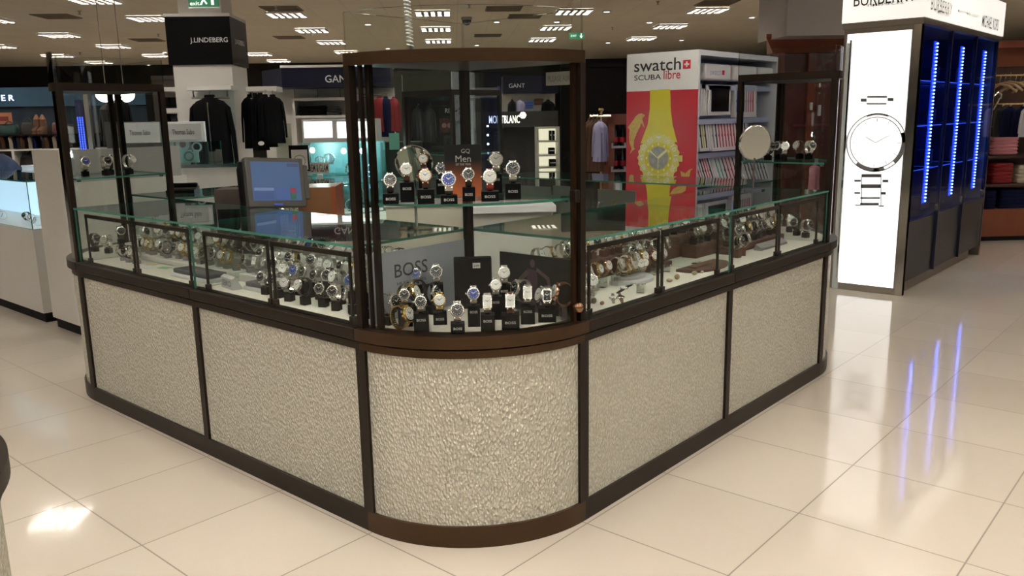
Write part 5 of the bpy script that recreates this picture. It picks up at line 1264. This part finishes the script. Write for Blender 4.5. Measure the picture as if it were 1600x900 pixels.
# blue side
MB().box(.05, LL, .02, HW, .10, .62, mat('dark_graphite_panel', (.03, .03, .035), .3, .5)).build('base_cabinet', t)
MB().box(.05, LL-.25, .05, HW, 0, .10, mat('warm_steel_kick', (.30, .26, .22), .35, .8)).build('kick_plate', t); MB().box(LL-.25, LL, .12, HW, 0, .10, blackm).build('recess', t)
MB().box(.05, LL, HW-.04, HW, .62, 2.24, mat('blue_interior', (.008, .02, .22), .5)).build('rear_panel', t)
MB().box(LL-.02, LL+.03, 0, HW, 0, 2.24, steelb).build('end_frame', t)
led2 = emit('led_ice_blue', (.30, .50, 1.0), 16); ledg = emit('led_strip_glow', (.015, .06, .85), 1.5)
n_b = 3; w3 = (LL-.07)/3
for k in range(n_b):
    xa = .05+w3*k; xb = xa+w3
    d_ = MB().pane(xa+.012, xb-.012, .0, .008, .64, 2.23, bluegl, steelb).build('glass_door', t)
    MB().box(xb-.10, xb-.07, -.012, 0, .66, .72, chrome).build('lock', d_)
    MB().box(xb-.012, xb+.012, -.004, .03, .10, 2.24, mat('black_blue_post', (.01, .012, .03), .3)).build('divider', t)
    MB().box(xb-.006 if k < 2 else xb-.02, xb+.006 if k < 2 else xb-.008, .0, .02, .10, .63, steelb).build('panel_joint', t)
    xl = xa+w3*.66
    MB().box(xl-.035, xl+.035, .05, .062, .74, 2.14, ledg).build('led_channel', t)
    b = MB()
    for q in range(46): z = .76+1.36*q/45; b.ell((xl, .040, z), .011, .008, .009, led2, 6, 4)
    b.build('led_strip', t)
    for z in (1.04, 1.42, 1.80): MB().pane(xa+.02, xb-.02, .07, HW-.06, z, z+.008, glass('blue_shelf_glass', (.5, .6, .9), 2.), emit('blue_lit_edge', (.05, .15, .9), 1.2)).build('shelf', t)
    for j, z in enumerate((.63, 1.05, 1.43, 1.81)):
        tt = thing('dark_watch_box', f'dark watch box inside the blue cabinet, {ORD[j]} level of the {ORD[k]} bay', 'box', (LX+xa+.30, LY+.28, z+.001 if j else .6205), 0, 'boxes in the blue cabinet')
        MB().box(-.14, .14, -.08, .10, 0, .12, mat('navy_box', (.02, .03, .10), .5)).build('body', tt, bevel=.004); MB().box(-.142, .142, -.082, .102, .12, .14, mat('navy_lid', (.03, .05, .16), .5)).build('lid', tt)
# chrome sided screen on the left flank of the light box
t2, q = boxthing('side_screen', 'narrow bright panel strip beside the glowing watch panel', 'panel', Fr((LX-.02, LY), -PI/2), 1311, 68, 1320, 440, 0, .03, mat('pale_side_panel', (.62, .66, .66), .3), down=True)
MB().box(q[1]-.015, q[1]+.0, -.006, 0, .1, 2.15, chrome).build('chrome_strip', t2)

# ================================================================== CLOTHES SHELVES AT THE RIGHT EDGE
F = FD(1575, 368, 10.15)
t = fthing('clothes_shelving', 'dark walnut shelving with folded polos at the right edge', 'shelf', F)
a, b_ = F.pl(1528, 250, 0)[0], F.pl(1690, 250, 0)[0]
zt = F.pl(1580, 68, 0)[1]
MB().box(a, b_, .4, .45, 0, zt, wood_dk).build('back_panel', t); MB().box(a, a+.05, 0, .45, 0, zt, wood_dk).build('side_panel', t)
MB().box(a, b_, -.04, .45, 0, .05, blackm).build('plinth', t); z = F.pl(1580, 326, 0)[1]; MB().box(a, b_, -.03, .45, .05, z, wood_red).build('drawer_base', t)
for y in (327, 287, 243, 198): z = F.pl(1580, y, 0)[1]; MB().box(a, b_, -.0, .42, z-.035, z, wood_dk).build('shelf', t)
z = F.pl(1580, 104, .38)[1]; MB().box(a, b_, .36, .40, z, zt, wood_red).build('upper_panel', t); MB().box(a, b_, .2, .42, zt-.03, zt+.05, wood_red).build('cornice', t)
def hz(y): return y
stack_px(F, 1549, 214, 1594, 242, .04, 5, cloth_pink, 'pale pink folded polo at the right edge shelving', 'pink folded polos')
stack_px(F, 1551, 255, 1585, 286, .04, 5, cloth_red, 'red folded polo at the right edge shelving', 'red folded polos')
stack_px(F, 1541, 298, 1558, 326, .04, 5, cloth_navy, 'navy folded polo at the right edge shelving, left pile', 'navy folded polos, left pile')
stack_px(F, 1565, 296, 1612, 326, .04, 5, cloth_navy, 'navy folded polo at the right edge shelving, right pile', 'navy folded polos, right pile')
stack_px(F, 1590, 258, 1625, 286, .04, 4, cloth_cream, 'cream folded polo at the right edge shelving', 'cream folded polos')
rl = fthing('garment_rail', 'brass rail with wooden hangers at the right edge', 'rail', F); x0, z = F.pl(1555, 163, -.1); MB().tube((x0, -.1, z), (b_, -.1, z), .012, brass).build('bar', rl); MB().tube((x0+.05, -.1, z), (x0+.05, .4, z), .01, brass).build('bracket', rl)
hang_w = mat('pale_wood_hanger', (.50, .34, .20), .5)
hp = thing('coat_hanger', 'x', 'hanger'); b = MB(); b.path([(0, -.20, -.09), (0, -.1, -.02), (0, 0, 0), (0, .1, -.02), (0, .20, -.09)], .014, hang_w, 6); b.build('bar', hp); b = MB(); b.path([(0, 0, 0), (0, 0, .05), (.02, 0, .08), (.0, 0, .10)], .004, chrome, 6); b.build('hook', hp)
for i in range(7):
    x, z = F.pl(1556+8*i, 132-2*(i % 3), .05); place(hp, F.m@Vector((x, -.02, z)), F.rot+.5+.1*(i % 3), f'wooden coat hanger at the top right edge, {ORD[i]} from the left', 'wooden hangers at the right edge')
b = MB(); x0, z = F.pl(1550, 118, -.02); b.tube((x0-.05, -.02, z-.0), (b_, -.02, z), .01, brass); b.build('upper_bar', rl)
for i, (x0, x1, m_, l) in enumerate([(1552, 1576, cloth_grey, 'grey'), (1562, 1590, cloth_navy, 'navy'), (1580, 1612, cloth_navy, 'dark blue'), (1592, 1620, mat('white_cloth', (.6, .58, .6), .8), 'white')]):
    jacket_px(l+f' pullover on the brass rail at the right edge, {ORD[i]} from the left', F, x0, 168, x1, 214, -.12-.12*i, m_, name='pullover', cat='pullover', thick=.10)
x, z = F.pl(1560, 188, -.05)
t = thing('silver_cup', 'silver trophy cup with curled handle above the pink polos', 'cup', F.m@Vector((x-.12, .12, F.pl(1570, 198, 0)[1]+.001)), F.rot)
MB().lathe([(.07, 0), (.06, .02), (.02, .05), (.03, .09), (.085, .16), (.10, .30), (.11, .34)], steel, n=24).build('bowl', t)
b = MB(); b.path([(.10, 0, .30), (.15, 0, .36), (.20, 0, .40), (.24, 0, .37), (.235, 0, .32)], .012, steel, 8); b.path([(.09, 0, .2), (.16, 0, .2), (.20, 0, .28), (.22, 0, .33)], .010, steel, 8); b.build('handle', t)

# ================================================================== BLUE SHOP ON THE LEFT
F = FD(60, 150, 14.5)
t = fthing('blue_shop_wall', 'dark blue shop wall with glowing white letters at the left edge', 'shop fitting', F)
a, b_ = F.pl(-60, 150, 0)[0], F.pl(236, 150, 0)[0]; zt = F.pl(60, 136, 0)[1]; zm = F.pl(60, 166, 0)[1]
MB().box(a, b_, 0, .2, zm, zt, mat('lighter_blue_fascia', (.035, .10, .18), .5)).build('fascia', t); MB().box(a, b_, .1, .3, 0, zm, mat('deep_blue_panel', (.012, .03, .055), .6)).build('back_panel', t)
MB().box(b_-.08, b_+.04, -.05, .3, 0, zt, blackm).build('end_post', t)
x0, z = F.pl(-26, 153.5, 0); x1, _ = F.pl(22, 153.5, 0); text('A K E R', t, x0, x1, z, -.01, emit('blue_white_letters', (.75, .85, 1.0), 3), height=.10)
t = thing('globe_lamp', 'x', 'lamp')
b = MB(); b.ell((0, 0, 0), .13, .13, .10, emit('globe_white', (1, .96, .88), 5), 20, 12); b.build('globe', t); MB().tube((0, 0, .095), (0, 0, CEIL-1.95), .006, steelb).build('cord', t)
place(t, W(166, 148, 11), 0, 'left of two round white globe lamps seen through the left showcase', 'globe lamps'); place(t, W(194, 148, 11), 0, 'right of two round white globe lamps seen through the left showcase', 'globe lamps')
F = FD(50, 230, 11)
t = fthing('bag_shelving', 'dark shelving with white boards full of shoes, bags and clothes at the left', 'shelf', F)
a, b_ = F.pl(-40, 230, 0)[0], F.pl(242, 230, 0)[0]
for y, c in ((210, blackm), (233, white), (265, white)): z = F.pl(50, y, 0)[1]; MB().box(a, b_, 0, .4, z-.02, z, c).build('shelf', t)
MB().box(a, b_, .4, .45, 0, F.pl(50, 196, .4)[1], mat('dark_brown_panel', (.03, .022, .02), .7)).build('back_panel', t)  # back panel in a plain dark brown
for x in (18, 112, 200): xx = F.pl(x, 240, 0)[0]; MB().box(xx, xx+.03, .0, .4, 0, F.pl(50, 232, 0)[1], white).build('upright', t)
tt, q = boxthing('framed_picture', 'small picture with an orange mount on the upper dark shelf', 'picture', F, -8, 176, 18, 194, .2, .02, mat('orange_mount', (.48, .20, .11), .5)); MB().box(q[0]+.03, q[1]-.04, .195, .2, q[2]+.04, q[3]-.05, mat('dark_red_shape', (.2, .03, .03), .5)).build('printed_shape', tt)
def bag(label, x0, y0, x1, y1, mt, y=.1, d=.16):
    a_, c_, z0_, z1_ = F.r(x0, y0, x1, y1, y); tt = thing('handbag', label, 'bag', F.m@Vector(((a_+c_)/2, y+d/2, z0_)), F.rot); w = (c_-a_)/2; h = z1_-z0_; n = 16
    rr = [[(w*k*math.copysign(abs(math.cos(2*PI*i/n))**.5, math.cos(2*PI*i/n)), d/2*k2*math.copysign(abs(math.sin(2*PI*i/n))**.5, math.sin(2*PI*i/n)), z) for i in range(n)] for k, k2, z in ((.9, .95, 0), (1, 1, h*.2), (.9, .7, h*.65), (.82, .3, h*.78))]
    MB().loft(rr, mt).build('body', tt); b = MB(); b.path([(w*.4*math.cos(PI*i/8), 0, h*.74+h*.26*math.sin(PI*i/8)) for i in range(9)], .008, mt, 6); b.build('handle', tt); return tt
bag('teal handbag with a pale clasp on the upper left shelf', -4, 190, 24, 209, mat('teal_leather', (.01, .05, .055), .4))
bag('black handbag on the upper left shelf next to the boots', 30, 186, 52, 209, leather_blk); bag('dark rose handbag right of the boots', 78, 186, 100, 209, mat('dark_rose_leather', (.12, .04, .04), .4))
bag('large black holdall under the white shelf board', 22, 236, 66, 264, leather_blk, d=.3); bag('small brown bag under the white shelf board', 90, 236, 106, 250, leather_brn)
for i, x in enumerate((60, 69)):
    a_, z_ = F.pl(x, 208, .15); tt = thing('ankle_boot', 'tan topped dark ankle boot on the upper left shelf, '+['left one', 'right one'][i], 'shoe', F.m@Vector((a_, .15, F.pl(50, 210, 0)[1]+.001)), F.rot, 'ankle boots on the upper shelf')
    h = F.pl(x, 179, .15)[1]-F.pl(50, 210, 0)[1]
    b = MB(); b.loft([[(r1*math.cos(2*PI*k/12), -off+r2*math.sin(2*PI*k/12), z) for k in range(12)] for r1, r2, off, z in ((.04, .11, .05, 0), (.045, .11, .05, .05), (.042, .06, .0, .10), (.04, .045, 0, h*.75))], cloth_brn); b.build('foot', tt)
    MB().lathe([(.042, h*.6), (.036, h*.8), (.012, h)], mat('tan_leather', (.26, .11, .06), .5), n=12).build('shaft', tt)
for i in range(16):
    x = 4+6.0*i+(8 if i > 8 else 0); m_ = [cloth_brn, cloth_cream, cloth_grey, cloth_blk, cloth_navy][(i*3) % 5]
    jacket_px(f'{["brown","cream","grey","black","navy"][(i*3) % 5]} garment on the low rail at the left, {ORD[i]} in the row', F, x, 212, x+9, 232, .12, m_, name='garment', cat='garment', sleeves=False, thick=.16, hanger=False)
# jeans heaped on a white display table
F3 = FD(12, 272, 8.9); zj = F3.pl(12, 270, 0)[1]
t = fthing('display_table', 'white table carrying the heap of denim at the left edge', 'table', F3); a_, c_ = F3.pl(-70, 270, 0)[0], F3.pl(40, 270, 0)[0]
MB().box(a_, c_, -.05, .9, zj-.04, zj, white).build('tabletop', t); [MB().box(x, x+.05, y, y+.05, 0, zj-.04, white).build('leg', t) for x in (a_+.02, c_-.07) for y in (-.03, .83)]
for i, (x0, x1, ht, y) in enumerate([(-60, 8, 235, .45), (-20, 34, 240, .12), (-45, 0, 246, .0)]):
    p0_, p1_ = F3.pl(x0, 260, y)[0], F3.pl(x1, 260, y)[0]; h = F3.pl(10, ht, y)[1]-zj; w = (p1_-p0_)/2; n = 24
    tt = thing('jeans', 'blue denim jeans draped in a heap at the left edge, '+['rear pair', 'right pair', 'left pair'][i], 'jeans', F3.m@Vector(((p0_+p1_)/2, y, zj+.0005)), F3.rot, 'denim jeans at the left edge')
    rr = [[(w*k*math.cos(2*PI*q/n)*(1+.06*math.sin(4*q+z*30))-w*.35*(z/h), .13*k*math.sin(2*PI*q/n)*(1+.15*math.sin(q*3+z*20)), z) for q in range(n)] for k, z in ((1, 0), (.98, h*.2), (.85, h*.5), (.62, h*.8), (.35, h))]
    MB().loft(rr, cloth_blue).build('leg', tt); MB().box(-w*.6, w*.1, -.125, -.07, h*.45, h*.58, cloth_blue).build('waistband', tt)
# blue led column and suits seen through left showcase
F = FD(128, 200, 9.6)
t = fthing('led_column', 'narrow column of blue lights seen through the left showcase', 'light', F); a, b_, z0, z1 = F.r(121, 156, 132, 238, 0)
MB().box(a, b_, 0, .06, 0, z1, mat('dark_blue_post2', (.02, .03, .12), .4)).build('post', t); b = MB()
for k in range(15):
    for q in range(3): z = z0+(z1-z0)*(k+.5)/22; x = a+(b_-a)*(q+.5)/3; b.box(x-.006, x+.006, -.006, 0, z-.010, z+.010, emit('led_deep_blue', (.06, .12, 1.0), 2))
b.build('led_strip', t)
MB().box(b_+.02, b_+.07, 0, .06, 0, z1+.15, steel).build('chrome_post', t)
F = FD(190, 190, 10.0)
jacket_px('dark suit jacket on a stand seen through the left showcase, left one', F, 157, 162, 192, 228, 0, cloth_grey, thick=.25); jacket_px('black suit jacket on a stand seen through the left showcase, right one', F, 176, 158, 208, 226, -.05, cloth_blk, thick=.25)
st = fthing('garment_stand', 'thin stand carrying the two dark suit jackets', 'stand', F); a, z = F.pl(175, 160, 0); c, _ = F.pl(194, 160, 0); b = MB(); b.tube((a, 0, z), (c, 0, z), .01, steelb); b.tube(((a+c)/2, .16, 0), ((a+c)/2, .16, z), .012, steelb); b.tube(((a+c)/2, .16, z), ((a+c)/2, 0, z), .01, steelb); b.build('frame', st)
t, q = boxthing('grey_machine', 'dark grey box shaped machine behind the left showcase', 'machine', FD(200, 210, 8.6), 165, 190, 238, 232, 0, .4, mat('machine_grey', (.05, .05, .05), .4), down=True)
MB().box(q[0]+.05, q[1]-.05, -.01, 0, q[3]-.12, q[3]-.03, mat('machine_panel', (.10, .10, .09), .3)).build('panel', t)

# ================================================================== HANGING EXIT SIGNS
green = emit('exit_green', (.01, .12, .055), .35); exw = emit('exit_white', (.9, 1, .93), .8)
F = FD(318, 5, 7.6)
t = fthing('exit_sign', 'green hanging fire exit sign with running figure and arrow above the black column head', 'sign', F)
a, b_, z0, z1 = F.r(294, -14, 341, 11, 0); MB().box(a, b_, 0, .02, z0, z1, green).build('board', t); MB().box(a-.004, b_+.004, -.002, .022, z0-.008, z0, letter_p).build('rim', t)
w = b_-a; h = z1-z0; text('fire\nexit', t, a+.04*w, a+.36*w, z0+h*.42, -.002, exw, height=h*.62)
b = MB(); c = a+.50*w
b.plate(disc(10, .010, .012, c+.012, z0+h*.80), -.003, 0, exw)
for pts in ([(c-.01, .70), (c+.018, .66), (c+.012, .40), (c-.012, .42)], [(c-.01, .44), (c+.002, .42), (c-.018, .12), (c-.035, .14)], [(c+.0, .42), (c+.014, .42), (c+.034, .22), (c+.022, .16)], [(c-.01, .70), (c-.034, .56), (c-.03, .50), (c-.004, .60)], [(c+.014, .66), (c+.04, .54), (c+.036, .48), (c+.012, .58)]):
    b.plate([(x, z0+h*q) for x, q in pts][::-1], -.003, 0, exw)
b.build('running_figure', t, smooth=False)
b = MB(); c = a+.80*w; b.plate([(c-.012, z0+h*.12), (c+.012, z0+h*.12), (c+.012, z0+h*.55), (c+.035, z0+h*.45), (c+.035, z0+h*.6), (c, z0+h*.92), (c-.035, z0+h*.6), (c-.035, z0+h*.45), (c-.012, z0+h*.55)], -.003, 0, exw); b.build('arrow', t, smooth=False)
b = MB(); [b.tube((x, .01, z1), (x, .01, CEIL), .003, steelb) for x in (a+.1*w, b_-.1*w)]; b.build('hanger', t)
F = FD(902, 56, 13)
t = fthing('exit_sign', 'small distant green exit sign with down arrow right of the clear screen', 'sign', F)
a, b_, z0, z1 = F.r(889, 51, 913, 61, 0); MB().box(a, b_, 0, .02, z0, z1, green).build('board', t)
c = a+.8*(b_-a); h = z1-z0; b = MB(); b.plate([(c-.008, z1-h*.1), (c-.008, z1-h*.5), (c-.03, z1-h*.5), (c, z0+h*.1), (c+.03, z1-h*.5), (c+.008, z1-h*.5), (c+.008, z1-h*.1)], -.003, 0, exw); b.build('arrow', t, smooth=False)
text('EXIT', t, a+.03, a+.5*(b_-a), (z0+z1)/2, -.002, exw); b = MB(); [b.tube((x, .01, z1), (x, .01, CEIL), .003, steelb) for x in (a+.05, b_-.05)]; b.build('hanger', t)
t = fthing('security_camera', 'dark dome camera under the ceiling behind the clear screen', 'camera', FD(729, 30, 8)); p = atz(729, 27, CEIL)
t.matrix_basis = Matrix.Translation(p); MB().lathe([(.10, 0), (.10, -.04), (.085, -.05)], mat('dome_base_grey', (.18, .18, .16), .5), n=20).build('base', t); b = MB(); b.lathe([(.085, -.05), (.08, -.09), (.05, -.13), (.01, -.145)], mat('dome_dark', (.02, .02, .02), .1), n=20); b.build('dome', t)
